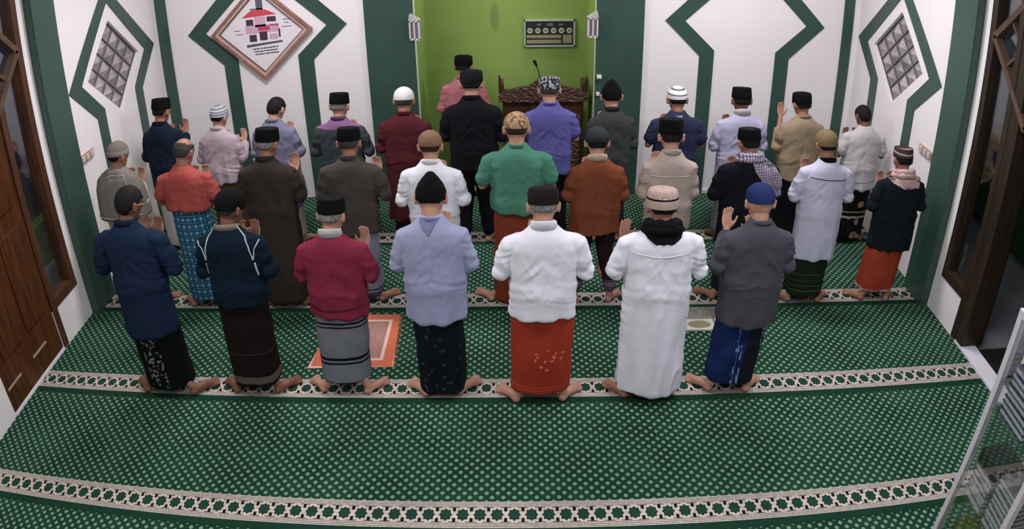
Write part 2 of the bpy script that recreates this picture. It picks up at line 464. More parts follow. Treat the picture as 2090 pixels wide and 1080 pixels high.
# left door: closed brown panelled leaf
dl = bmesh.new(); xa, xb = XL - 0.06, XL + 0.0
box(dl, xa, xb, 3.80, 4.71, 0.04, 3.2, bev=0.004)
for (y0_, y1_, z0_, z1_) in ((3.90, 4.21, .45, 1.25), (4.31, 4.61, .45, 1.25), (3.90, 4.21, 1.4, 3.0), (4.31, 4.61, 1.4, 3.0)):
    box(dl, xb, xb + 0.014, y0_, y1_, z0_, z1_, bev=0.01)
d1 = struct(obj('door_1', dl, M_DOORWOOD))
for b_ in ((XL, XL + .006, 3.83, 4.05, .225, .245), (XL, XL + .006, 4.27, 4.50, .225, .245)): obj('door_vent', boxes(b_), plain('pale_vent_slot', rgb(170, 150, 132), 0.5), d1)
# right door: leaf folded right back on its jamb, only its edge and a strip of face in view
dr = boxes((XR - 0.01, XR + 0.20, 4.60, 4.72, 0.036, 3.2), (XR + 0.20, XR + 0.245, 4.64, 4.70, 0.04, 3.1), bev=0.005)
struct(obj('door_2', dr, M_DARKWOOD))

# ---- outside, seen through the openings
struct(obj('trim_15', boxes((-9, XL - TH, 1.5, 11, -0.2, -0.02)), M_TILE_OUT))
struct(obj('trim_16', boxes((XR + TH, 9, 1.5, 11, -0.2, -0.02)), M_TILE_OUT))
lw = obj('garden_wall', boxes((-5.05, -4.9, 2.0, 9.5, -0.02, 0.5)), M_LIME)
tag(lw, 'low lime green wall outside the left window', 'wall')
obj('plinth', boxes((-4.9, -4.86, 2.0, 9.5, -0.02, 0.05)), M_SILL, lw)
gw = obj('garden_wall', boxes((5.3, 5.45, 2.0, 9.5, -0.02, 0.6)), plain('mid_green_paint', rgb(40, 88, 44), 0.6))
tag(gw, 'low dark green wall outside the right doorway', 'wall')
mat_ = obj('doormat', boxes((XR + 0.17, XR + 0.62, 4.20, 4.60, -0.02, -0.005), bev=0.004), plain('black_rubber', rgb(22, 24, 24), 0.9, 0.2, 40))
tag(mat_, 'black doormat outside the open right doorway', 'doormat')

# ---- carpet runners, one for each prayer row
Y0, DY = 2.998, 1.2
rows = [(-3, 'dotted carpet runner nearest the back wall of the hall'),
        (-2, 'second dotted carpet runner from the room back wall'),
        (-1, 'green dotted carpet runner just below the lowest star stripe in view'), (0, 'wide empty green dotted carpet runner behind the nearest row of people'),
        (1, 'green dotted carpet runner in front of the nearest row, with two rugs on it'), (2, 'green dotted carpet runner between the middle and the front row of people'),
        (3, 'green dotted carpet runner under the front row along the white wall')]
for n, lab in rows:
    y = Y0 + n * DY
    e = 1.138 if n < 3 else YF - y - 0.002
    b_ = boxes((XL + 0.003, XR - 0.003, -0.06, e, 0.0005, 0.010), bev=0.002)
    if n in (1, 2):  # notch for the pilasters: keep the runner clear of them
        b_.free(); b_ = bmesh.new()
        py0, py1 = 5.30 - y - .002, 5.66 - y + .002
        seg = [(-0.06, min(e, py0), 0)] if py0 > -0.06 else []
        seg += [(max(-0.06, py0), min(e, py1), 1)]
        if py1 < e: seg += [(py1, e, 0)]
        pts = []
        for a_, c_, nt in seg: pts += [(XL + .003 + nt * .085, a_), (XL + .003 + nt * .085, c_)]
        for a_, c_, nt in seg[::-1]: pts += [(XR - .003 - nt * .085, c_), (XR - .003 - nt * .085, a_)]
        prism(b_, pts, 0.0005, 0.010, 'z')
    o = obj('prayer_carpet', b_, M_CARPET, loc=(0, y, 0)); tag(o, lab, 'carpet', 'green star-striped prayer carpet runners')
o = obj('prayer_carpet', boxes((RX0 + .003, RX1 - .003, -0.06, RY - 7.804, 0.0005, 0.010)), M_CARPET, loc=(0, 7.80, 0))
tag(o, 'small piece of green carpet on the floor of the lime green recess', 'carpet', 'green star-striped prayer carpet runners')
CZ = 0.010  # top of the carpet

# ================================================================== FURNITURE AND WALL THINGS
# picture of the mosque in a diamond frame
pic = empty('framed_picture', (-2.66, YF, 1.915), 'diamond-hung framed picture of a red-roofed mosque on the white wall', 'picture')
def diamond_ring(ho, hi, y0_, y1_, k=0.93):
    bm = bmesh.new(); O = [(ho, 0), (0, ho * k), (-ho, 0), (0, -ho * k)]; I = [(hi, 0), (0, hi * k), (-hi, 0), (0, -hi * k)]
    for i in range(4):
        j = (i + 1) % 4; prism(bm, [O[i], O[j], I[j], I[i]], y0_, y1_, 'y')
    return bm
M_PFR = wood('rose_brown_frame', rgb(120, 82, 74), rgb(160, 118, 106), (12, 12, 12), 0.35)
obj('frame', diamond_ring(0.56, 0.515, -0.055, -0.002), M_PFR, pic)
obj('frame_bead', diamond_ring(0.515, 0.475, -0.042, -0.002), plain('pale_gold_bead', rgb(196, 170, 158), 0.35), pic)
obj('frame_inner', diamond_ring(0.475, 0.462, -0.036, -0.002), plain('brown_inner_lip', rgb(96, 66, 62), 0.4), pic)
bm = bmesh.new(); prism(bm, [(0.465, 0), (0, 0.432), (-0.465, 0), (0, -0.432)], -0.012, -0.004, 'y')
pp = obj('print', bm, plain('white_print_paper', rgb(232, 224, 230), 0.35, 0.01), pic)
def flat(name, pts_list, col, yy):
    if name == 'printed_lettering': pts_list = [pts_list]
    else: pts_list = [[q] for q in pts_list]; name = name.rstrip('s')
    for grp in pts_list:
        bm = bmesh.new()
        for pts in grp: prism(bm, pts, yy, yy + 0.001, 'y')
        obj(name, bm, plain('print_' + name, col, 0.4, 0.03, 30), pp)
def R4(x0, x1, z0, z1, sk=0.0): return [(x0, z0), (x1, z0 + sk), (x1, z1 + sk), (x0, z1)]
flat('printed_roof', [[(-0.20, 0.155), (0.19, 0.175), (0.06, 0.235), (-0.09, 0.232)]], rgb(206, 78, 88), -0.0135)
flat('printed_tower', [R4(-0.03, 0.045, 0.235, 0.36), R4(-.10, .04, .235, .25), [(-.02, .36), (.035, .36), (.008, .41)]], rgb(92, 98, 112), -0.0137)
flat('printed_windows', [R4(-.155, -.075, .07, .135), R4(.075, .175, .10, .155), R4(-.135, -.055, -.105, -.03), R4(-.02, .065, -.095, .0), R4(.19, .21, -.07, .02)], rgb(72, 58, 74), -0.0137)
flat('printed_walls', [R4(-.06, .06, .05, .16), R4(-.17, .2, -.02, .07, .01), R4(.09, .18, -.09, -.03)], rgb(206, 168, 190), -0.0132)
flat('printed_fence', [R4(-.03, .10, .01, .055), R4(.10, .20, .055, .07)], rgb(190, 70, 96), -0.0142)
flat('printed_base', [[(-.175, -.135), (-.175, -.165), (.225, -.125), (.225, -.105), (.1, -.115)]], rgb(84, 92, 98), -0.0137)
cap = []
random.seed(3)
for r_, (xa_, xb_, zz) in enumerate(((-.12, .17, -.185), (-.10, .16, -.215), (-.09, .17, -.245))):
    x_ = xa_
    while x_ < xb_:
        w_ = random.choice((.012, .02, .028)); cap.append(R4(x_, min(x_ + w_, xb_), zz + (x_ * .06), zz + .013 + (x_ * .06))); x_ += w_ + .006
for (xa_, xb_, zz) in ((-.30, -.23, .02), (-.28, -.2, -.02), (.25, .33, .11), (.26, .31, .075), (.23, .34, .035)): cap.append(R4(xa_, xb_, zz, zz + .006))
flat('printed_lettering', cap, rgb(60, 60, 72), -0.0139)

# prayer time clock board in the recess
ck = empty('prayer_time_board', (0.357, RY, 1.60), 'silver framed black prayer time board with six round dials in the recess', 'clock')
W2, H2 = 0.288, 0.155
obj('frame', boxes((-W2, W2, -.04, 0, H2 - .018, H2), (-W2, W2, -.04, 0, -H2, -H2 + .018), (-W2, -W2 + .018, -.04, 0, -H2, H2), (W2 - .022, W2, -.04, 0, -H2, H2), bev=.002), plain('brushed_silver', rgb(176, 184, 172), .35, .03, 20, .5), ck)
obj('face', boxes((-W2 + .018, W2 - .022, -.028, -.001, -H2 + .018, H2 - .018)), plain('black_board', rgb(46, 50, 54), .5), ck)
M_DIAL = plain('cream_dial', rgb(196, 200, 168), .5); M_DIALD = plain('dial_digit', rgb(52, 54, 44), .5)
def disc(cx, cz, r, y0_, y1_, n=20):
    bm = bmesh.new(); prism(bm, [(cx + r * math.cos(2 * PI * i / n), cz + r * math.sin(2 * PI * i / n)) for i in range(n)], y0_, y1_, 'y'); return bm
for i in range(6):
    cx = -0.222 + i * 0.0885
    dd = obj('dial', disc(cx, 0.03, 0.031, -.033, -.028), M_DIAL, ck)
    obj('numerals', boxes((cx - .014, cx - .002, -.0345, -.033, .022, .040), (cx + .003, cx + .014, -.0345, -.033, .022, .040)), M_DIALD, dd)
for b_ in ((-.26, .13, -.032, -.028, -.055, -.02), (-.26, .13, -.032, -.028, -.115, -.075), (.15, .25, -.032, -.028, -.115, -.02)): obj('display_strip', boxes(b_), plain('tan_display', rgb(160, 150, 122), .5, .1, 30), ck)
for b_ in ((-.03, .035, -.031, -.028, .085, .115), (-.14, -.10, -.031, -.028, .088, .11), (.10, .15, -.031, -.028, .09, .11)): obj('header_plate', boxes(b_), plain('grey_header', rgb(120, 124, 130), .5), ck)

# lantern shaped wall lamps at the recess edges
for x, s_, lab in ((-1.03, 1, 'white wall lantern with two panes left of the lime green recess'), (0.745, -1, 'white wall lantern with two panes right of the lime green recess')):
    L = empty('wall_lantern', (x, YF - 0.04, 1.87), lab, 'lantern', 'white wall lanterns')
    Mw = plain('white_lantern_metal', rgb(214, 208, 212), .4, .02); a_ = 0.052
    obj('lantern_frame', boxes((-a_, -a_ + .014, -.10, -.086, -.10, .09), (a_ - .014, a_, -.10, -.086, -.10, .09), (-.007, .007, -.10, -.09, -.10, .09),
        (-a_, a_, -.10, 0, .08, .095), (-a_, a_, -.10, 0, -.105, -.09), (-a_, -a_ + .014, -.014, 0, -.1, .09), (a_ - .014, a_, -.014, 0, -.1, .09)), Mw, L)
    rf = bmesh.new(); prism(rf, [(-a_ - .004, .095), (a_ + .004, .095), (s_ * -.045, .155)], -.104, 0, 'y')
    obj('lantern_roof', rf, plain('pale_grey_roof', rgb(182, 184, 180), .5), L)
    obj('lantern_pane', boxes((-a_ + .008, a_ - .008, -.088, -.01, -.092, .082)), plain('smoked_pane', rgb(120, 110, 122), .2, .05, 9, .5), L)
# small switches on the green pilaster right of the recess
for z, w_, d_, lab in ((1.34, .05, .05, 'small white bracket high on the dark green strip right of the recess'), (1.155, .035, .03, 'small white switch below the white bracket on the dark green strip')):
    o = obj('wall_switch', boxes((-.022, w_ - .022, -d_, 0, -.018, .018), (-.012, w_ - .032, -d_ - .006, -d_, -.010, .010), bev=.003), plain('white_plastic', rgb(216, 214, 214), .4), loc=(0.825, YF - .035, z))
    tag(o, lab, 'switch')
# socket boards on the side walls
for X, s_, yc, zc, lab in ((XL, 1, 5.86, 1.31, 'wooden board of wall sockets on the left wall'), (XR, -1, 5.90, 1.235, 'wooden board of wall sockets on the right wall')):
    S = empty('socket_board', (X, yc, zc), lab, 'socket', 'wooden socket boards on the side walls')
    a_, b_ = sorted((0.0005, s_ * .02))
    obj('backboard', boxes((a_, b_, -.13, .13, -.035, .035), bev=.003), plain('tan_board', rgb(172, 138, 116), .5, .1, 12), S)
    for k in (-1, 0, 1):
        c_, d_ = sorted((s_ * .02, s_ * .034))
        obj('socket', boxes((c_, d_, k * .08 - .03, k * .08 + .03, -.026, .026), bev=.004), plain('socket_white', rgb(205, 186, 180), .4), S)

# carved wooden pulpit
def carved():
    t = NT('carved_dark_wood')
    f = t.voro(38, None, 'SMOOTH_F1'); g = t.noise(26, 4)
    h = t.math('ADD', f, t.math('MULTIPLY', g, 0.6))
    col = t.mix(t.ramp(h, 0.35, 0.85), rgb(36, 22, 18), rgb(88, 60, 48)); t.bump(h, 0.9, 0.03)
    return t.done(col, 0.4, 0.45)
M_CARVED = carved(); M_PULP = wood('dark_pulpit_wood', rgb(46, 26, 20), rgb(78, 46, 32))
PX, PYc = 0.262, 8.12
pu = empty('pulpit', (PX, PYc, CZ), 'carved dark wooden pulpit with corner finials inside the recess', 'pulpit')
hw = 0.475
obj('body', boxes((-hw + .04, hw - .04, -.18, .24, .0, 1.0), bev=.006), M_PULP, pu)
for k in range(3):
    x0_ = -hw + .08 + k * .275
    obj('front_panel', boxes((x0_, x0_ + .25, -.20, -.18, .12, .86), bev=.008), M_CARVED, pu)
bm = bmesh.new()
top = [(-hw, 1.0), (hw, 1.0), (hw, 1.16)]
for i in range(1, 24):
    u = 1 - i / 12; top.append((u * hw, 1.145 + 0.115 * math.exp(-(u / 0.32) ** 2) + .012 * math.cos(u * 12)))
top.append((-hw, 1.16)); prism(bm, top, -.225, -.175, 'y')
obj('crest', bm, M_CARVED, pu)
for s_ in (-1, 1):
    obj('side_rail', boxes(tuple(sorted((s_ * hw, s_ * (hw - .045)))) + (-.2, .24, 1.0, 1.14), bev=.005), M_CARVED, pu)
    f_ = bmesh.new(); prism(f_, [(s_ * hw, 1.13), (s_ * (hw - .06), 1.13), (s_ * (hw - .055), 1.2), (s_ * (hw - .03), 1.215), (s_ * (hw - .018), 1.29), (s_ * hw, 1.29 if s_ < 0 else 1.24)], -.23, -.18, 'y')
    obj('finial', f_, M_PULP, pu)
obj('reading_top', boxes((-hw + .05, hw - .05, -.17, .2, 1.0, 1.03)), M_PULP, pu)
mic = empty('microphone', (PX - .03, PYc - .05, CZ + 1.031), 'black gooseneck microphone standing on the carved pulpit', 'microphone')
bm = bmesh.new(); tube(bm, [(0, 0, .012), (0, 0, .12), (-.01, -.01, .24), (-.04, -.02, .33)], .005, 8)
obj('gooseneck', bm, plain('black_metal', rgb(20, 20, 20), .5), mic, True)
bm = bmesh.new(); tube(bm, [(-.04, -.02, .33), (-.06, -.025, .375)], [.014, .017], 12); obj('microphone_head', bm, plain('black_foam', rgb(12, 12, 12), .9), mic, True)
bm = bmesh.new(); loft(bm, [(0, 0, 0, .045, .045), (0, 0, .015, .04, .04)]); obj('microphone_base', bm, plain('black_metal', rgb(20, 20, 20), .5), mic)

# prayer rugs lying on the carpet
def rug_mat(name, border, inner, line, hx, hy, oval=None):
    t = NT(name); x, y, z = t.xyz()
    ax, ay = t.math('ABSOLUTE', x), t.math('ABSOLUTE', y)
    m = t.math('MAXIMUM', t.math('SUBTRACT', ax, hx), t.math('SUBTRACT', ay, hy))
    base = t.mix(t.ramp(t.noise(30, 4), .35, .65), inner, tuple(v * .8 for v in inner[:3]) + (1,))
    if oval:
        r = t.math('ADD', t.math('POWER', t.math('DIVIDE', x, oval[1]), 2), t.math('POWER', t.math('DIVIDE', y, oval[2]), 2))
        base = t.mix(t.lt(r, 1), base, oval[0])
    col = t.mix(t.gt(m, -0.10), base, border)
    col = t.mix(t.within(m, -0.125, -0.10), col, line)
    col = t.mix(t.gt(m, -0.02), col, line)
    return t.done(col, .95, .1)
bm = bmesh.new(); prism(bm, [(-.33, -.38), (.32, -.36), (.28, .36), (-.25, .36)], CZ + .0005, CZ + .007, 'z')
r1 = obj('prayer_rug', bm, rug_mat('salmon_rug_weave', rgb(204, 112, 84), rgb(172, 128, 122), rgb(226, 190, 176), .33, .38), loc=(-1.28, 4.92, 0))
tag(r1, 'orange-pink fringed prayer rug in front of the person in the grey striped sarong', 'rug')
bm = bmesh.new()
for k in range(26):
    yy = -.35 + k * .028; xx = .32 - (yy + .36) * .055
    bar(bm, (xx - .002, yy, CZ + .003), (xx + .022 + .006 * math.sin(k * 2.1), yy - .006 + .004 * math.sin(k), CZ + .0035), .006, .003)
obj('fringe', bm, plain('salmon_fringe', rgb(214, 120, 92), .9), r1)
bm = boxes((-.36, .36, -.17, .19, CZ + .0005, CZ + .006), bev=.002)
t = NT('beige_rug_weave'); x, y, z = t.xyz()
yy = t.math('ADD', y, .075); ax = t.math('ABSOLUTE', t.math('SUBTRACT', t.math('FRACT', t.math('ADD', t.math('DIVIDE', x, .26), 50.5)), .5))
r_ = t.math('ADD', t.math('POWER', t.math('DIVIDE', ax, .36), 2), t.math('POWER', t.math('DIVIDE', yy, .055), 2))
col = t.mix(t.ramp(t.noise(30, 4), .35, .65), rgb(110, 112, 104), rgb(140, 138, 128))
col = t.mix(t.lt(t.math('ABSOLUTE', yy), .078), col, rgb(196, 192, 184))
col = t.mix(t.lt(r_, 1), col, rgb(134, 128, 102)); col = t.mix(t.gt(ax, .47), col, rgb(120, 104, 96))
r2 = obj('prayer_rug', bm, t.done(col, .95, .1), loc=(1.44, 5.16, 0))
tag(r2, 'small beige prayer rug with an olive oval between the white robe and the blue sarong', 'rug')

# glass cabinet at the lower right
cx0, cx1, cy0, cy1, czt = 2.30, 2.86, 2.01, 2.55, 1.735
cb = empty('display_cabinet', ((cx0 + cx1) / 2, (cy0 + cy1) / 2, CZ), 'white aluminium and glass display cabinet at the lower right of the hall', 'cabinet')
hx, hy, pw, ZB = (cx1 - cx0) / 2, (cy1 - cy0) / 2, .038, 0.0
for sx in (-1, 1):
    for sy in (-1, 1):
        obj('post', boxes(tuple(sorted((sx * hx, sx * (hx - pw)))) + tuple(sorted((sy * hy, sy * (hy - pw)))) + (0, czt - CZ), bev=.003), M_ALU, cb)
zt = czt - CZ
for z0_, z1_ in ((zt - pw, zt), (.05, .05 + pw)):
    for sx in (-1, 1): obj('rail', boxes(tuple(sorted((sx * hx, sx * (hx - pw * .8)))) + (-hy + pw, hy - pw, z0_, z1_), bev=.002), M_ALU, cb)
    for sy in (-1, 1): obj('rail', boxes((-hx + pw, hx - pw) + tuple(sorted((sy * hy, sy * (hy - pw * .8)))) + (z0_, z1_), bev=.002), M_ALU, cb)
SH = [0.62, 1.17]
for zz in SH:
    sh = obj('shelf', boxes((-hx + .008, hx - .008, -hy + .008, hy - .008, zz - .006, zz)), glass_mat('shelf_glass', (.86, .93, .9, 1)), cb)
    obj('shelf_edge', boxes((-hx + .03, hx - .03, hy - .02, hy - .008, zz - .014, zz)), M_ALU, sh)
obj('bottom_board', boxes((-hx + .01, hx - .01, -hy + .01, hy - .01, .07, .088)), plain('grey_board', rgb(90, 92, 96), .6), cb)
for nm, bb in (('side_glass', (-hx + .004, -hx + .008, -hy + pw, hy - pw, .09, zt - pw)), ('side_glass', (hx - .008, hx - .004, -hy + pw, hy - pw, .09, zt - pw)),
               ('front_glass', (-hx + pw, hx - pw, -hy + .004, -hy + .008, .09, zt - pw)), ('back_glass', (-hx + pw, hx - pw, hy - .008, hy - .004, .09, zt - pw)),
               ('top_glass', (-hx + pw, hx - pw, -hy + pw, hy - pw, zt - .01, zt - .005))):
    obj(nm, boxes(bb), M_GLASS, cb)
bx, by = (cx0 + cx1) / 2, (cy0 + cy1) / 2
# books and things in the cabinet
def book(x, y, z, wx, wy, t, cover, name, label, group, rz=0.0):
    o = empty('book', (x, y, z), label, 'book', group, rz)
    mc = plain(name, cover, .5, .08, 10); mp = plain('page_paper', rgb(196, 192, 196), .8, .05, 60)
    obj('cover', boxes((-wx / 2, wx / 2, -wy / 2, wy / 2, 0, .004), (-wx / 2, wx / 2, -wy / 2, wy / 2, t - .004, t), (wx / 2 - .004, wx / 2, -wy / 2, wy / 2, .004, t - .004)), mc, o)
    obj('pages', boxes((-wx / 2 + .005, wx / 2 - .006, -wy / 2 + .006, wy / 2 - .006, .0041, t - .0041)), mp, o)
    return o
z = CZ + SH[1] + .001
ordn = ['lowest', 'second lowest', 'third lowest', 'fourth lowest', 'fifth lowest', 'sixth lowest', 'seventh lowest', 'eighth lowest', 'topmost']
cols = [rgb(40, 40, 88), rgb(56, 58, 110), rgb(36, 38, 70)]
for i in range(8):
    book(bx - .155 + .004 * math.sin(i * 3), by + .075, z, .17, .25, .034, cols[i % 3], 'navy_cover_%d' % (i % 3), 'navy-covered book on the upper glass shelf, %s of its stack' % ordn[i if i < 7 else 8], 'navy books on the upper cabinet shelf', .02 * math.sin(i * 5)); z += .035
z = CZ + SH[0] + .001
for i in range(9):
    book(bx - .150 + .003 * math.sin(i * 2), by - .125, z, .17, .21, .034, [rgb(120, 116, 124), rgb(84, 84, 92)][i % 2], 'grey_cover_%d' % (i % 2), 'grey-covered book on the lower glass shelf, %s of the near stack' % ordn[i], 'grey books on the lower cabinet shelf', .03 * math.sin(i * 4)); z += .035
z = CZ + SH[0] + .001
for i in range(6):
    book(bx - .145 + .004 * math.sin(i * 2), by + .11, z, .18, .19, .035, [rgb(170, 166, 172), rgb(120, 104, 108)][i % 2], 'pale_cover_%d' % (i % 2), 'pale book on the lower glass shelf, %s of the far stack' % (ordn[i] if i < 5 else 'topmost'), 'pale books on the lower cabinet shelf', .03 * math.sin(i * 4)); z += .036
o = obj('black_box', boxes((-.09, .09, -.105, .105, 0, .07), (-.094, .094, -.109, .109, .07, .085), bev=.004), plain('black_card', rgb(34, 34, 32), .5), loc=(bx - .14, by + .11, z + .001)); o.rotation_euler.z = .04
tag(o, 'flat black lidded box on the far stack of books in the cabinet', 'box')
def pile(name, label, cat, loc, sx, sy, h, mat, seed):
    bm = bmesh.new(); bmesh.ops.create_icosphere(bm, subdivisions=4, radius=1)
    P = np.array([v.co[:] for v in bm.verts]); N = vnoise(P * 2.2 + seed) - .5; N2 = vnoise(P * 6 + seed) - .5
    for v, a_, b_ in zip(bm.verts, N, N2):
        k_ = 1 + .45 * a_ + .18 * b_; v.co = Vector((v.co.x * sx * k_, v.co.y * sy * k_, max(0, (v.co.z * .55 + .45) * h * k_)))
    o = obj(name, bm, mat, smooth=True, loc=loc); tag(o, label, cat); return o
zb = CZ + .089
pile('folded_cloth', 'crumpled yellow-green cloth in the bottom of the glass cabinet', 'cloth', (bx - .08, by + .12, zb), .15, .105, .36, cloth('yellow_green_cloth', rgb(120, 122, 48)), 3)
pile('plastic_bag', 'grey plastic bag behind the yellow-green cloth in the cabinet', 'bag', (bx + .165, by + .15, zb), .075, .08, .42, plain('grey_plastic', rgb(130, 130, 140), .35), 9)
pile('black_bag', 'black cloth bag in the near bottom corner of the cabinet', 'bag', (bx - .02, by - .13, zb), .19, .10, .40, cloth('black_cloth_bag', rgb(26, 34, 34)), 15)
pile('tan_pouch', 'small tan pouch at the right of the cabinet bottom', 'pouch', (bx + .19, by + .0, zb), .055, .05, .2, plain('tan_pouch', rgb(130, 112, 80), .6), 21)

# ================================================================== PEOPLE
VB, VS = 0.0075, 0.0095    # body / cloth detail
SK = {'light': skin_mat('light_brown_skin', rgb(184, 138, 118)), 'mid': skin_mat('brown_skin', rgb(158, 112, 92)), 'dark': skin_mat('dark_brown_skin', rgb(122, 82, 66))}
HAIR = {'black': rgb(22, 20, 20), 'grey': rgb(126, 122, 120), 'dgrey': rgb(60, 58, 58), 'brown': rgb(52, 36, 28)}
HX = 1.14   # breadth of heads, feet

def foot_bm(bm, heel, ang, side, s):
    d = Vector((math.sin(ang), math.cos(ang), 0)); r = Vector((d.y, -d.x, 0)); h = Vector(heel)
    def P(u, v, z): return h + (d * u + r * v * 1.05 + Vector((0, 0, z))) * s
    tube(bm, [P(.028, 0, .032), P(.07, 0, .045), P(.115, .004 * side, .040), P(.16, .006 * side, .028), P(.195, .008 * side, .019)], [.030 * s, .031 * s, .033 * s, .030 * s, .020 * s], 14)
    tube(bm, [P(.165, -.022 * side, .019), P(.19, -.026 * side, .016)], [.019 * s, .017 * s], 10)
    tube(bm, [P(.165, .024 * side, .018), P(.185, .03 * side, .014)], [.018 * s, .014 * s], 10)
    for k, (v, l, rr) in enumerate(((-.033, .238, .0135), (-.012, .240, .0105), (.006, .232, .0098), (.022, .222, .0092), (.037, .208, .0088))):
        tube(bm, [P(.18, v * side, .015), P(l - .015, v * 1.04 * side, .013), P(l, v * 1.06 * side, .010)], [rr * s, rr * s, rr * .9 * s], 8)
    return P(.045, 0, .085)

def hand_bm(bm, wrist, d, nrm, side, s, curl=0.25):
    """wrist point, finger direction d, palm normal nrm, thumb toward 'side' axis"""
    d = Vector(d).normalized(); nrm = Vector(nrm); nrm = (nrm - d * nrm.dot(d)).normalized(); t = d.cross(nrm) * side
    W = Vector(wrist)
    def P(u, v, z): return W + (d * u + t * v + nrm * z) * s
    for v in (-.028, -.009, .010, .028):
        tube(bm, [P(.004, v * .55, 0), P(.045, v * .95, -.002), P(.088, v * 1.08, 0)], [.015 * s, .0145 * s, .012 * s], 8)
    for v, l in ((-.031, .058), (-.0105, .070), (.0105, .077), (.031, .070)):
        l1, l2, l3 = l * .46, l * .32, l * .25; c = curl
        p0 = P(.088, v, 0); b0 = d * math.cos(c) + nrm * math.sin(c); b1 = d * math.cos(c * 2) + nrm * math.sin(c * 2); b2 = d * math.cos(c * 2.8) + nrm * math.sin(c * 2.8)
        sp = t * (v * 2.6)
        p1 = p0 + (b0 + sp) * l1 * s; p2 = p1 + (b1 + sp * .7) * l2 * s; p3 = p2 + (b2 + sp * .4) * l3 * s
        tube(bm, [p0, p1, p2, p3], [.0098 * s, .0092 * s, .0086 * s, .0076 * s], 8)
    # thumb leaves the side of the palm near its base
    tube(bm, [P(.022, .028, .004), P(.048, .052, .014), P(.078, .066, .020), (P(.100, .070, .024))], [.0145 * s, .0115 * s, .0102 * s, .0086 * s], 8)

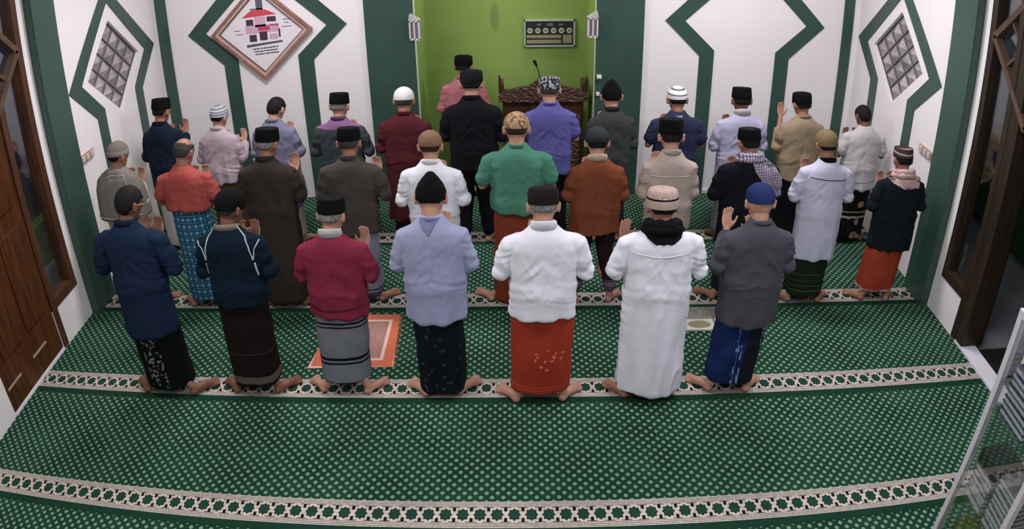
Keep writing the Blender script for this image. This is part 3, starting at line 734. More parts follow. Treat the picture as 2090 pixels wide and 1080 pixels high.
class Person:
    def __init__(s, label, x, y, z, W=.56, tw=.19, sw=.165, heels=None, top=.02, hem=.70, skin='mid', yaw=0, pitch=.32, sleeve='long',
                 dua=.0, hx=.0, lean=0.0, hair='black', hairlow=0.0, legs='sarong', sarhem=.10, shirt=None, lower=None, group=None, splay=.65, bald=False, seed=0):
        s.S = (z - top - CZ) / 1.6; S = s.S
        s.P = dict(locals()); s.x, s.y, s.W, s.tw, s.sw = x, y, W, tw, sw
        s.yaw, s.pitch = math.radians(yaw), pitch
        s.seed = seed
        # joints
        s.sh = .155 * tw / .19 * S / 1.0; ex = (W / 2 - .048)
        s.elbow = [Vector((sg * ex, -.005 + .01 * S, 1.035 * S)) for sg in (-1, 1)]
        s.should = [Vector((sg * max(s.sh + .008, ex - .056), -.005, 1.240 * S)) for sg in (-1, 1)]
        up = -1 if hx < 0 else 1     # the hand that shows beside the body
        s.wrist = [Vector((sg * (.07 + (abs(hx) if sg == up else 0)), .28 * S, (1.10 + (dua if sg == up else .0)) * S)) for sg in (-1, 1)]
        Rm = Matrix.Rotation(s.yaw, 3, 'Z') @ Matrix.Rotation(-pitch, 3, 'X')
        piv = Vector((0, .005, 1.385 * S)); s.HR = Rm
        s.hc = piv + Rm @ Vector((0, .022, .098)) * S
        # body ------------------------------------------------
        bm = bmesh.new()
        ell = lambda c, r, M=None: ball(bm, s.H(c), (r[0] * S * HX, r[1] * S, r[2] * S), s.HM())
        ell((0, 0, .012), (.077, .097, .104)); ell((0, .018, -.05), (.060, .072, .062)); ell((0, .055, -.088), (.030, .030, .024))
        ell((0, .102, -.02), (.013, .018, .016)); ell((0, .094, .002), (.009, .014, .026))            # nose
        ell((.030, .085, .018), (.022, .012, .010)); ell((-.030, .085, .018), (.022, .012, .010))     # brows
        ell((.028, .084, .004), (.013, .010, .008)); ell((-.028, .084, .004), (.013, .010, .008))     # eyes
        ell((0, .088, -.056), (.022, .010, .0055)); ell((0, .086, -.066), (.018, .010, .006))         # lips
        for sg in (-1, 1):
            ell((sg * .083, -.012, -.012), (.011, .019, .033)); ell((sg * .086, -.020, .006), (.010, .012, .018)); ell((sg * .080, .0, -.03), (.009, .011, .014))
        nb = Vector((0, -.008, 1.30 * S)); nt = s.H((0, -.012, -.045))
        tube(bm, [nb, nb.lerp(nt, .5) + Vector((0, 0, 0)), nt], [.060 * S, .057 * S, .056 * S], 16)
        loft(bm, [(0, 0, .78 * S, tw * .82, .105 * S), (0, 0, .95 * S, tw * .78, .095 * S), (0, 0, 1.12 * S, tw * .84, .085 * S), (0, -.005, 1.22 * S, tw * .80, .08 * S), (0, -.005, 1.28 * S, tw * .55, .06 * S), (0, -.005, 1.33 * S, tw * .3, .045 * S)], 24)
        for i, sg in enumerate((-1, 1)):
            tube(bm, [s.should[i] - Vector((sg * .02, 0, .012)), s.should[i].lerp(s.elbow[i], .5), s.elbow[i]], [.040 * S, .041 * S, .032 * S], 12)
            tube(bm, [s.elbow[i], s.elbow[i].lerp(s.wrist[i], .35), s.wrist[i]], [.032 * S, .036 * S, .025 * S], 12)
            dv = (s.wrist[i] - s.elbow[i]).normalized()
            fd = Vector((sg * -.10, .62, .74)); nm = Vector((sg * -.25, -.80, .45))
            tube(bm, [s.wrist[i], s.wrist[i] + fd.normalized() * .02 * S], [.024 * S, .021 * S], 10)
            hand_bm(bm, s.wrist[i] + fd.normalized() * .01 * S, fd, nm, -1 if sg > 0 else 1, S * .95)
        hl = heels or [(-.10, -.04), (.10, -.04)]
        if heels is None: splay = .3
        s.heels = hl; s.ank = []
        for i, sg in enumerate((-1, 1)):
            hv = (hl[i][0] * 1.0, hl[i][1], CZ)
            a = foot_bm(bm, hv, sg * splay, sg, S * 1.04); s.ank.append(a)
            lim = sw - .082; cl = lambda q: max(-lim, min(lim, q))
            knee = Vector((cl(hl[i][0] * .7), .05, .46 * S)); hip = Vector((sg * .088, .0, .82 * S))
            tube(bm, [a - Vector((0, 0, .04 * S)), Vector((cl(a.x) if s.P['legs'] == 'sarong' else a.x, a.y, a.z + .05)), Vector((cl(a.lerp(knee, .62).x), a.lerp(knee, .62).y - .01, .30 * S)), knee, knee.lerp(hip, .5), hip], [.031 * S, .033 * S, .05 * S, .048 * S, .068 * S, .085 * S], 14)
        me = fuse(bm, VB, 2)
        s.o = mesh_obj('person', me, SK[skin]); s.o.location = (x, y, 0)
        tag(s.o, label, 'person', group)
        if hair: s.hair(hair, hairlow)
        if shirt: s.shirt(shirt, hem, sleeve)
        if lower: s.lower(lower, legs, sarhem)
    def HM(s): return s.HR
    def H(s, p): return s.hc + s.HR @ Vector((p[0] * HX * s.S, p[1] * s.S, p[2] * s.S))
    def hair(s, col, low=0.0):
        bm = bmesh.new(); bmesh.ops.create_uvsphere(bm, u_segments=36, v_segments=24, radius=1)
        for v in bm.verts: v.co = Vector((v.co.x * .0815, v.co.y * .1015, v.co.z * .109 + .012))
        kill = [v for v in bm.verts if v.co.z < (-.050 + low + .75 * max(0, v.co.y + .055) + (.022 if abs(v.co.x) > .066 and v.co.y > -.05 else 0))]
        if s.P.get('bald'): kill = list(set(kill) | {v for v in bm.verts if v.co.z > .068 + .25 * max(0, -v.co.y)})
        bmesh.ops.delete(bm, geom=kill, context='VERTS')
        N = vnoise(np.array([v.co[:] for v in bm.verts]) * 60 + s.seed)
        for v, n in zip(bm.verts, N):
            v.co = s.H(v.co * (1 + .03 * (n - .5)))
        o = obj('hair', bm, plain('hair_' + col, HAIR[col], .75, .25, 60, .2), s.o, True)
        m = o.modifiers.new('t', 'SOLIDIFY'); m.thickness = .004; m.offset = -1
    def shirt(s, mat, hem, sleeve):
        S, tw = s.S, s.tw; bm = bmesh.new(); d = .118 * S * (tw / .19) ** .6
        top = [(0, 0, 1.14 * S, tw * 1.0, d, 2.3), (0, -.008, 1.225 * S, tw * 1.0, d * .94, 2.3), (0, -.014, 1.285 * S, tw * .86, d * .85), (0, -.016, 1.328 * S, tw * .60, d * .72), (0, -.010, 1.365 * S, .078 * S * HX, .070 * S), (0, -.004, 1.385 * S, .070 * S * HX, .064 * S)]
        z0 = hem; rings = []
        zl = [(.10, .93, 1.18), (.45, .92, 1.12), (.75, .96, 1.10), (.88, .95, 1.06), (1.0, .94, 1.0)]
        fl = [z for z in zl if z[0] * S > z0 + .04]
        f0 = .96 if z0 < .5 else .98
        rings.append((0, .0, z0, tw * f0, d * 1.12, 2.3)); rings += [(0, 0, z * S, tw * a, d * b, 2.3) for z, a, b in fl]
        loft(bm, rings + top, 36)
        for i, sg in enumerate((-1, 1)):
            A, E, Wr = s.should[i], s.elbow[i], s.wrist[i]
            rU = .057 * S if s.W < .6 else .062 * S
            if sleeve != 'short': ball(bm, E, (.053 * S, .053 * S, .053 * S))
            if sleeve == 'short':
                e = A.lerp(E, .66); tube(bm, [A + Vector((-sg * .06, 0, .022)), A, A.lerp(E, .4), e], [.058 * S, .059 * S, .061 * S, .062 * S], 14)
            else:
                fr = {'long': .86, 'elbow': .22, 'three': .5}[sleeve]
                tube(bm, [A + Vector((-sg * .06, 0, .022)), A, A.lerp(E, .5), E, E.lerp(Wr, fr)], [.058 * S, .058 * S, rU, .054 * S, .046 * S if fr > .6 else .054 * S], 14)
        me = fuse(bm, VS, 5, .6)
        v = getv(me); n = getn(me); q = v.copy(); sd = s.seed * 7.3
        vert = vnoise(np.c_[q[:, 0] * 14 + sd, q[:, 1] * 12 + 5, q[:, 2] * 2.2 + sd]); vert = 1 - np.abs(2 * vert - 1) ** .8
        diag = vnoise(np.c_[(q[:, 0] + .8 * (q[:, 2]) * np.sign(q[:, 0])) * 15 + sd, q[:, 1] * 8, (q[:, 2] * .9 - q[:, 0] * .3 * np.sign(q[:, 0])) * 8]); diag = 1 - np.abs(2 * diag - 1)
        hor = vnoise(np.c_[q[:, 0] * 3.5 + sd, q[:, 1] * 3, (q[:, 2] + .35 * np.abs(q[:, 0])) * 26 + sd]); hor = 1 - np.abs(2 * hor - 1)
        zz = q[:, 2] / S
        wv = np.clip((1.22 - zz) / .3, .12, 1) * (1 + .8 * np.clip((.8 - zz) / .4, 0, 1))
        waist = np.exp(-((zz - .93) / .07) ** 2); arm = np.clip((np.abs(q[:, 0]) - tw * .8) / .04, 0, 1)
        amp = .017 * vert * wv + .011 * (diag - .4) * np.clip(1 - np.abs(zz - 1.1) / .22, 0, 1) + .010 * hor * waist + .009 * (hor - .4) * arm
        fine = vnoise(np.c_[(q[:, 0] - .5 * q[:, 2] * np.sign(q[:, 0])) * 34 + sd, q[:, 1] * 26, q[:, 2] * 11 + sd]); fine = (1 - np.abs(2 * fine - 1)) ** 2
        amp += .0025 * fine * (.3 + arm + waist + np.clip(1 - np.abs(zz - 1.12) / .15, 0, 1))
        hw = np.clip((hem + .10 - q[:, 2]) / .10, 0, 1)
        ang = np.arctan2(q[:, 1], q[:, 0])
        amp += hw * .004 * np.sin(ang * 7 + sd)
        v = v + n * (amp - .005)[:, None]
        v[:, 2] += hw * (.004 * np.sin(ang * 5 + sd) + .008 * np.sin(ang * 2 + sd * 2))
        setv(me, v)
        s.sh_o = mesh_obj('robe' if hem < .3 else 'shirt', me, mat, s.o)
        s.bvh = BVHTree.FromPolygons([Vector(p) for p in v], [tuple(p.vertices) for p in me.polygons])
        return s.sh_o
    def lower(s, mat, legs, zh):
        S = s.S; sd = s.seed * 3.1
        bm = bmesh.new(); top = max(.92 * S, s.P['hem'] + .05); hl = s.heels
        if legs == 'sarong':
            cx = (hl[0][0] + hl[1][0]) / 2
            R_ = []
            for k in range(15):
                u = k / 14; z = zh + (top - zh) * u
                R_.append((cx * (1 - u) * .8, .035 * (1 - u) + .0, z, s.sw * (.98 + .07 * u), (.145 - .035 * u) * S, 2.5 - .2 * u))
            loft(bm, R_, 36); me = fuse(bm, VS, 4, .6)
            v = getv(me); n = getn(me)
            f = vnoise(np.c_[v[:, 0] * 11 + sd, v[:, 1] * 9, v[:, 2] * 2.2 + sd]); f = 1 - np.abs(2 * f - 1)
            g = vnoise(np.c_[v[:, 0] * 4 + sd, v[:, 1] * 4, (v[:, 2] + .4 * v[:, 0]) * 9 + sd]) - .5
            ang = np.arctan2(v[:, 1], v[:, 0])
            v = v + n * (.014 * f * (1.1 - v[:, 2] / S) + .010 * g - .006)[:, None]
            low = np.clip((zh + .06 - v[:, 2]) / .06, 0, 1); v[:, 2] += low * .008 * np.sin(ang * 3 + sd)
            setv(me, v); s.lo_o = mesh_obj('sarong', me, mat, s.o)
        else:
            for i, sg in enumerate((-1, 1)):
                a = s.ank[i]
                tube(bm, [Vector((a.x, a.y, zh + .05)), a.lerp(Vector((sg * .09, .03, .5 * S)), .7), Vector((sg * .09, .02, .55 * S)), Vector((sg * .085, 0, .85 * S))], [.065 * S, .068 * S, .078 * S, .10 * S], 16)
            loft(bm, [(0, 0, .72 * S, s.sw, .12 * S), (0, 0, top, s.sw * .95, .11 * S)], 24)
            me = fuse(bm, VS, 4, .6); v = getv(me); n = getn(me)
            f = vnoise(np.c_[v[:, 0] * 7 + sd, v[:, 1] * 7, v[:, 2] * 16 + sd]) - .5
            setv(me, v + n * (.012 * f)[:, None]); s.lo_o = mesh_obj('trousers', me, mat, s.o)
    # --- things worn
    def headloft(s, name, rings, mat, n=36, tilt=0.12, solid=True, label=None):
        bm = bmesh.new(); loft(bm, rings, n)
        T = Matrix.Rotation(tilt, 3, 'X')
        for v in bm.verts: v.co = s.H(T @ v.co)
        o = obj(name, bm, mat, s.o, True)
        me = o.data
        try: me.set_sharp_from_angle(angle=math.radians(50))
        except Exception: pass
        if label: o['label'] = label
        return o
    def songkok(s, mat, h=.128, label=None):
        return s.headloft('cap', [(0, -.002, .026, .0835, .105), (0, -.002, .031, .086, .108), (0, -.002, .06, .085, .1065), (0, -.002, h - .015, .080, .102), (0, -.002, h - .004, .0785, .1005), (0, -.002, h, .075, .097), (0, -.002, h - .004, .04, .06), (0, -.002, h - .006, .01, .02)], mat, label=label)
    def dome(s, mat, low=0.008, h=.135, label=None, band=None):
        o = s.headloft('cap', [(0, -.002, low, .0835, .105), (0, -.002, low + .006, .0855, .1075), (0, -.002, .05, .0845, .1055), (0, -.002, .075, .079, .099), (0, -.002, .098, .066, .083), (0, -.002, .116, .047, .060), (0, -.002, h - .008, .026, .034), (0, -.002, h - .004, .008, .012)], mat, label=label)
        if band:
            s.headloft('cap_band', [(0, -.002, low + .002, .086, .108), (0, -.002, low + .006, .0885, .1105), (0, -.002, low + .040, .0875, .1095), (0, -.002, low + .045, .085, .107)], band)
        return o
    def flatcap(s, mat, h=.115, band=None, label=None):
        o = s.headloft('cap', [(0, -.002, .012, .0835, .105), (0, -.002, .018, .086, .1075), (0, -.002, .06, .0855, .107), (0, -.002, h - .02, .083, .104), (0, -.002, h - .004, .074, .094), (0, -.002, h + .004, .045, .06), (0, -.002, h + .006, .01, .02)], mat, label=label)
        return o
    def peak(s, mat, label=None):
        return s.headloft('cap', [(0, -.002, -.015, .083, .104), (0, -.002, -.008, .0855, .107), (0, -.002, .045, .0835, .105), (0, -.002, .09, .066, .098), (0, -.002, .125, .042, .085), (0, -.002, .150, .022, .07), (0, -.002, .160, .008, .055)], mat, label=label)
    def collar(s, mat, h=.035, r=.0, label=None):
        S = s.S; bm = bmesh.new()
        a, b = (.069 + r) * S * 1.08, (.066 + r) * S; z0 = 1.352 * S
        N = 32; R_ = []
        for (dz, k) in ((0, 1.12), (h * .9, 1.0), (h, .97), (h * .9, .93), (0, 1.0)):
            R_.append([bm.verts.new((a * k * math.cos(2 * PI * i / N), -.006 + b * k * math.sin(2 * PI * i / N), z0 + dz * (1 - .35 * math.sin(2 * PI * i / N)) - .012 * math.sin(2 * PI * i / N))) for i in range(N)])
        for q in range(5):
            A, B = R_[q], R_[(q + 1) % 5]
            for i in range(N): bm.faces.new((A[i], A[(i + 1) % N], B[(i + 1) % N], B[i]))
        o = obj('collar', bm, mat, s.o, True)
        if label: o['label'] = label
        return o
    def hit(s, x, z, up=None):
        r = s.bvh.ray_cast(Vector((x, -1, z)), Vector((0, 1, 0)))
        if r[0] is None: return None
        return r[0]
    def line(s, name, pts, mat, r=.0035, label=None):
        """piping / seam that follows the back of the garment; pts are (x, z) in metres"""
        P = []
        for (a, b) in zip(pts, pts[1:]):
            for k in range(8):
                u = k / 8; q = s.hit(a[0] + (b[0] - a[0]) * u, a[1] + (b[1] - a[1]) * u)
                if q is not None: P.append(q + Vector((0, -.0015, 0)))
        if len(P) < 4: return
        bm = bmesh.new(); tube(bm, P, r, 6)
        o = obj(name, bm, mat, s.o, True)
        if label: o['label'] = label
        return o
    def drape(s, name, L, R_, mat, off=.012, th=.006, nu=18, nv=24, label=None, fold=.004):
        """cloth lying on the back between polyline L and polyline R_ ((x, z) points)"""
        def samp(pl, t):
            t *= len(pl) - 1; i = min(int(t), len(pl) - 2); f = t - i
            return pl[i][0] * (1 - f) + pl[i + 1][0] * f, pl[i][1] * (1 - f) + pl[i + 1][1] * f
        bm = bmesh.new(); G = []
        for j in range(nv + 1):
            a = samp(L, j / nv); b = samp(R_, j / nv); row = []
            for i in range(nu + 1):
                u = i / nu; x, z = a[0] * (1 - u) + b[0] * u, a[1] * (1 - u) + b[1] * u
                q = s.hit(x, z)
                yy = q.y if q is not None else None
                row.append([x, yy, z, u])
            G.append(row)
        last = -.02
        V = []
        for row in G:
            ys = [c[1] for c in row if c[1] is not None]
            m = ys[0] if ys else last
            for c in row:
                if c[1] is None: c[1] = m
                else: m = c[1]
            last = m
        for j, row in enumerate(G):
            V.append([bm.verts.new((c[0], c[1] - off - fold * math.sin(c[3] * 14 + j * .25), c[2])) for c in row])
        for j in range(nv):
            for i in range(nu): bm.faces.new((V[j][i], V[j][i + 1], V[j + 1][i + 1], V[j + 1][i]))
        o = obj(name, bm, mat, s.o, True); m = o.modifiers.new('t', 'SOLIDIFY'); m.thickness = th
        if label: o['label'] = label
        return o
    def scarf(s, mat, r=.026, label=None):
        S = s.S; bm = bmesh.new(); P = []
        for i in range(28):
            t = 2 * PI * i / 28; P.append((.080 * S * HX * math.cos(t), -.004 + .080 * S * math.sin(t), (1.375 - .03 * math.sin(t)) * S))
        tube(bm, P, [r * (1 + .18 * math.sin(i * 1.7)) for i in range(28)], 12, closed=True)
        P2 = [(p[0] * 1.12, p[1] * 1.12 - .004, p[2] - .028) for p in P]
        tube(bm, P2, [r * (1 + .15 * math.cos(i * 1.3)) for i in range(28)], 12, closed=True)
        o = obj('scarf', bm, mat, s.o, True)
        if label: o['label'] = label
        return o

# ---- cloth pattern materials
def stripes_z(name, base, st, noise=.06, scale=(3, 3, 18)):
    """horizontal stripes: st = [(z0, z1, colour)]"""
    base = adj(base)
    t = NT(name); x, y, z = t.xyz()
    wob = t.math('ADD', z, t.math('MULTIPLY', t.math('SUBTRACT', t.noise(5, 2), .5), .03))
    col = t.mix(t.ramp(t.noise(1, 3, t.co(scale)), .3, .7), tuple(v * (1 - noise * 3) for v in base[:3]) + (1,), base)
    for a, b, c in st: col = t.mix(t.within(wob, a, b), col, c)
    t.bump(t.noise(9, 4, t.co((1.6, 1.6, .7))), .3, .02)
    return t.done(col, .9, .12)
def plaid(name, base, c1, c2, px, pz):
    base, c1, c2 = adj(base), adj(c1), adj(c2)
    t = NT(name); x, y, z = t.xyz(); wv = t.math('MULTIPLY', t.math('SUBTRACT', t.noise(6, 2), .5), .03)
    u = t.math('FRACT', t.math('ADD', t.math('DIVIDE', t.math('ADD', x, wv), px), 50)); v = t.math('FRACT', t.math('ADD', t.math('DIVIDE', t.math('ADD', z, wv), pz), 50))
    col = t.mix(t.lt(u, .45), base, c1); col = t.mix(t.math('MULTIPLY', t.lt(v, .45), .75), col, c1)
    col = t.mix(t.both(t.lt(u, .45), t.lt(v, .45)), col, c2)
    col = t.mix(t.either(t.within(u, .7, .76), t.within(v, .7, .77)), col, c2)
    return t.done(col, .9, .12)
def motif(name, base, fig, x0, x1, z0, z1, scale=22, thr=.36, extra=None, wide=.28):
    """floral figure woven into one panel of the cloth"""
    base = adj(base)
    t = NT(name); x, y, z = t.xyz()
    col = t.mix(t.ramp(t.noise(4, 3), .3, .7), tuple(v * .7 for v in base[:3]) + (1,), base)
    n = t.math('ADD', t.voro(scale, t.co((1, .2, 1))), t.math('MULTIPLY', t.noise(scale * 1.6, 3, t.co((1, .2, 1))), .55))
    m = t.both(t.both(t.lt(n, thr + wide), t.gt(n, thr + .04)), t.both(t.within(x, x0, x1), t.within(z, z0, z1)))
    m = t.both(m, t.lt(y, .02))
    col = t.mix(m, col, fig)
    for e in (extra or []): col = t.mix(t.within(z, e[0], e[1]), col, e[2])
    return t.done(col, .85, .15)
def speck(name, a, b, scale=60, thr=.5, stretch=(1, 1, 1)):
    t = NT(name); col = t.mix(t.gt(t.noise(scale, 2, t.co(stretch)), thr), a, b); return t.done(col, .92, .1)
def bands(name, cols, pz, axis=2):
    t = NT(name); c = t.xyz()[axis]; v = t.math('FRACT', t.math('ADD', t.math('DIVIDE', c, pz), 50)); col = cols[0]
    n = len(cols)
    for i in range(1, n): col = t.mix(t.gt(v, i / n), col, cols[i])
    return t.done(col, .92, .1)

BLK = cloth('black_felt', rgb(20, 20, 23)); BLACKC = cloth('black_cotton', rgb(26, 28, 34))
WHT = cloth('white_cotton', rgb(232, 229, 242), .02)
SCENE_PEOPLE = []
def K_(h0, h1, x, y): return [(h0[0] - x, h0[1] - y), (h1[0] - x, h1[1] - y)]

# ---------------- nearest row (left to right)
def row_a():
    p = Person('bareheaded person with glasses in a navy shirt and black sarong with silver flowers', -2.61, 4.24, 1.66, W=.66, tw=.20, sw=.185, heels=[(-.17, -.06), (.19, -.07)], top=.0,
               hem=.57, skin='dark', yaw=-28, sleeve='elbow', seed=1, shirt=cloth('navy_cotton', rgb(28, 48, 76)), hairlow=-.022, sarhem=.09,
               lower=motif('black_silver_batik', rgb(10, 16, 16), rgb(104, 112, 112), -.085, .06, .12, .60, 34, .30, [(.085, .10, rgb(40, 70, 68))], .37))
    p.collar(cloth('navy_cotton', rgb(28, 48, 76)))
    bm = bmesh.new()
    for sg in (-1, 1): tube(bm, [p.H((sg * .086, -.02, .005)), p.H((sg * .084, .05, .010)), p.H((sg * .072, .098, .008))], .0022, 6)
    for sg in (-1, 1):
        P = [p.H((sg * .034 + .024 * math.cos(a * PI / 8), .108, .002 + .017 * math.sin(a * PI / 8))) for a in range(16)]; tube(bm, P, .002, 6, closed=True)
    obj('glasses', bm, plain('thin_metal_rim', rgb(150, 150, 160), .3, metal=.6), p.o)
    p = Person('person in a black cap and navy jacket with white piping, dark brown sarong', -1.885, 4.27, 1.61, W=.57, tw=.195, sw=.175, heels=[(-.165, -.06), (.11, -.05)], top=.02,
               hem=.79, skin='dark', yaw=-30, sleeve='long', seed=2, shirt=cloth('dark_navy_nylon', rgb(14, 38, 56)), sarhem=.115, hair='dgrey',
               lower=stripes_z('dark_brown_sarong', rgb(38, 28, 26), [(.0, .215, rgb(88, 76, 70)), (.205, .225, rgb(20, 14, 14)), (.0, .145, rgb(24, 18, 18)), (.40, .405, rgb(70, 60, 56))]))
    p.dome(BLK, low=-.005); p.collar(cloth('beige_lining', rgb(150, 134, 120)), .03, .006)
    wp = cloth('white_piping', rgb(200, 204, 212))
    for sg in (-1, 1):
        p.line('piping', [(sg * .07, 1.375 * p.S), (sg * .12, 1.33 * p.S), (sg * .15, 1.24 * p.S), (sg * .165, 1.14 * p.S)], wp, .0045, 'white piping')
        p.line('piping', [(sg * .225, 1.29 * p.S), (sg * .18, 1.22 * p.S), (sg * .165, 1.14 * p.S)], wp, .004)
        p.line('piping', [(sg * .172, 1.12 * p.S), (sg * .178, 1.02 * p.S)], wp, .007 if sg > 0 else .004)
    p = Person('person in a black songkok and magenta shirt over a grey sarong with black stripes', -1.21, 4.29, 1.53, W=.57, tw=.195, sw=.175, heels=[(-.19, -.05), (.10, -.07)], top=.03,
               hem=.69, skin='light', yaw=-12, sleeve='elbow', seed=3, shirt=cloth('magenta_cotton', rgb(142, 38, 72)), sarhem=.135, hair='grey', dua=.0, hx=.09,
               lower=stripes_z('grey_striped_sarong', rgb(126, 128, 138), [(.63, .645, rgb(14, 16, 30)), (.60, .612, rgb(14, 16, 30)), (.335, .36, rgb(14, 16, 30)), (.30, .318, rgb(14, 16, 30)), (.1, .146, rgb(14, 16, 30))], .03))
    p.songkok(BLK); p.collar(cloth('white_collar', rgb(206, 200, 204)), .045, .004, 'white collar')
    p.line('waist_seam', [(-.185, .775), (-.08, .76), (.08, .765), (.185, .775)], cloth('dark_magenta', rgb(90, 20, 44)), .004)
    p = Person('person in a peaked black cap, pale lavender shirt and mottled blue-black sarong', -.555, 4.26, 1.69, W=.56, tw=.20, sw=.165, heels=[(-.10, -.07), (.10, -.05)], top=.05,
               hem=.68, skin='light', sleeve='elbow', seed=4, shirt=cloth('pale_lavender_cotton', rgb(160, 162, 196), .02), sarhem=.075, pitch=.5,
               lower=motif('blue_black_sarong', rgb(20, 28, 38), rgb(44, 56, 70), -.5, .5, 0, 1, 18, .2))
    p.peak(BLK); p.collar(cloth('lavender_yoke', rgb(128, 128, 170)), .02)
    p.drape('yoke_patch', [(-.07, 1.375 * p.S), (-.05, 1.33 * p.S), (-.012, 1.285 * p.S)], [(.05, 1.375 * p.S), (.02, 1.33 * p.S), (-.008, 1.285 * p.S)], cloth('lavender_yoke', rgb(128, 128, 170)), .004, .002, 8, 8, fold=0)
    p = Person('person in a black cap, white shirt and bright red sarong', .145, 4.18, 1.63, W=.635, tw=.215, sw=.205, heels=[(-.165, -.06), (.12, -.05)], top=.02,
               hem=.74, skin='light', sleeve='three', seed=5, shirt=WHT, sarhem=.13, hair='grey', pitch=.42,
               lower=motif('red_batik', rgb(184, 56, 22), rgb(206, 120, 84), -.06, .14, .33, .50, 24, .28, [(.19, .194, rgb(206, 90, 50)), (.165, .168, rgb(206, 90, 50))]))
    p.flatcap(cloth('black_brown_felt', rgb(44, 34, 36))); p.collar(WHT, .045, .004)
    p = Person('person in a tan patterned cap, black scarf and long white robe', .88, 4.21, 1.60, W=.64, tw=.215, sw=.19, heels=[(-.145, -.05), (.065, -.06)], top=.02,
               hem=.105, skin='mid', sleeve='three', seed=6, shirt=WHT, pitch=.30, hair='black', dua=.0, hx=-.12)
    capm = NT('tan_brick_knit'); x_, y_, z_ = capm.xyz()
    br = capm.n('ShaderNodeTexBrick'); br.inputs['Scale'].default_value = 26; capm.put(br.inputs['Vector'], capm.co())
    br.inputs['Color1'].default_value = rgb(176, 148, 138); br.inputs['Color2'].default_value = rgb(160, 132, 122); br.inputs['Mortar'].default_value = rgb(206, 188, 180)
    p.flatcap(capm.done(br.outputs[0], .9, .1)); 
    p.headloft('cap_band', [(0, -.002, -.004, .086, .108), (0, -.002, .0, .092, .114), (0, -.002, .046, .091, .113), (0, -.002, .052, .086, .108)], cloth('tan_band', rgb(170, 146, 136)))
    p.headloft('cap_trim', [(0, -.002, .050, .086, .1065), (0, -.002, .053, .089, .1095), (0, -.002, .060, .0885, .109), (0, -.002, .063, .085, .106)], BLK)
    blks = cloth('black_scarf', rgb(22, 24, 28)); p.scarf(blks, .032)
    p.drape('scarf_end', [(-.14, 1.36 * p.S), (-.10, 1.315 * p.S), (-.05, 1.285 * p.S)], [(.14, 1.36 * p.S), (.11, 1.315 * p.S), (.06, 1.285 * p.S)], blks, .006, .006, 16, 8)
    p.line('yoke_seam', [(-.19, 1.215 * p.S), (0, 1.195 * p.S), (.19, 1.215 * p.S)], cloth('white_seam', rgb(232, 230, 236)), .003)
    p.sw = .165; p.lower(BLK, 'sarong', .085)
    p = Person('person in a royal blue cap, charcoal grey shirt and blue sarong', 1.52, 4.26, 1.60, W=.57, tw=.20, sw=.175, heels=[(-.175, -.05), (.055, -.07)], top=.02,
               hem=.61, skin='light', sleeve='long', seed=7, shirt=cloth('charcoal_cotton', rgb(84, 84, 94)), sarhem=.115, hair=None, dua=.06, hx=-.06,
               lower=None)
    t = NT('blue_black_batik'); x_, y_, z_ = t.xyz()
    col = t.mix(t.ramp(t.noise(5, 3), .35, .65), rgb(16, 28, 66), rgb(24, 44, 98)); col = t.mix(t.within(t.math('ADD', x_, t.math('MULTIPLY', z_, -.08)), -.03, .10), col, rgb(16, 24, 34))
    mm = t.both(t.gt(t.noise(22, 3, t.co((3, .3, .7))), .60), t.either(t.within(x_, -.07, -.02), t.within(x_, .11, .16)))
    col = t.mix(mm, col, rgb(136, 158, 196)); col = t.mix(t.within(x_, -.056, -.052), col, rgb(90, 110, 170))
    p.lower(t.done(col, .85, .15), 'sarong', .115)
    p.dome(cloth('royal_blue_knit', rgb(42, 56, 108))); p.collar(cloth('charcoal_collar', rgb(98, 92, 104)), .025)

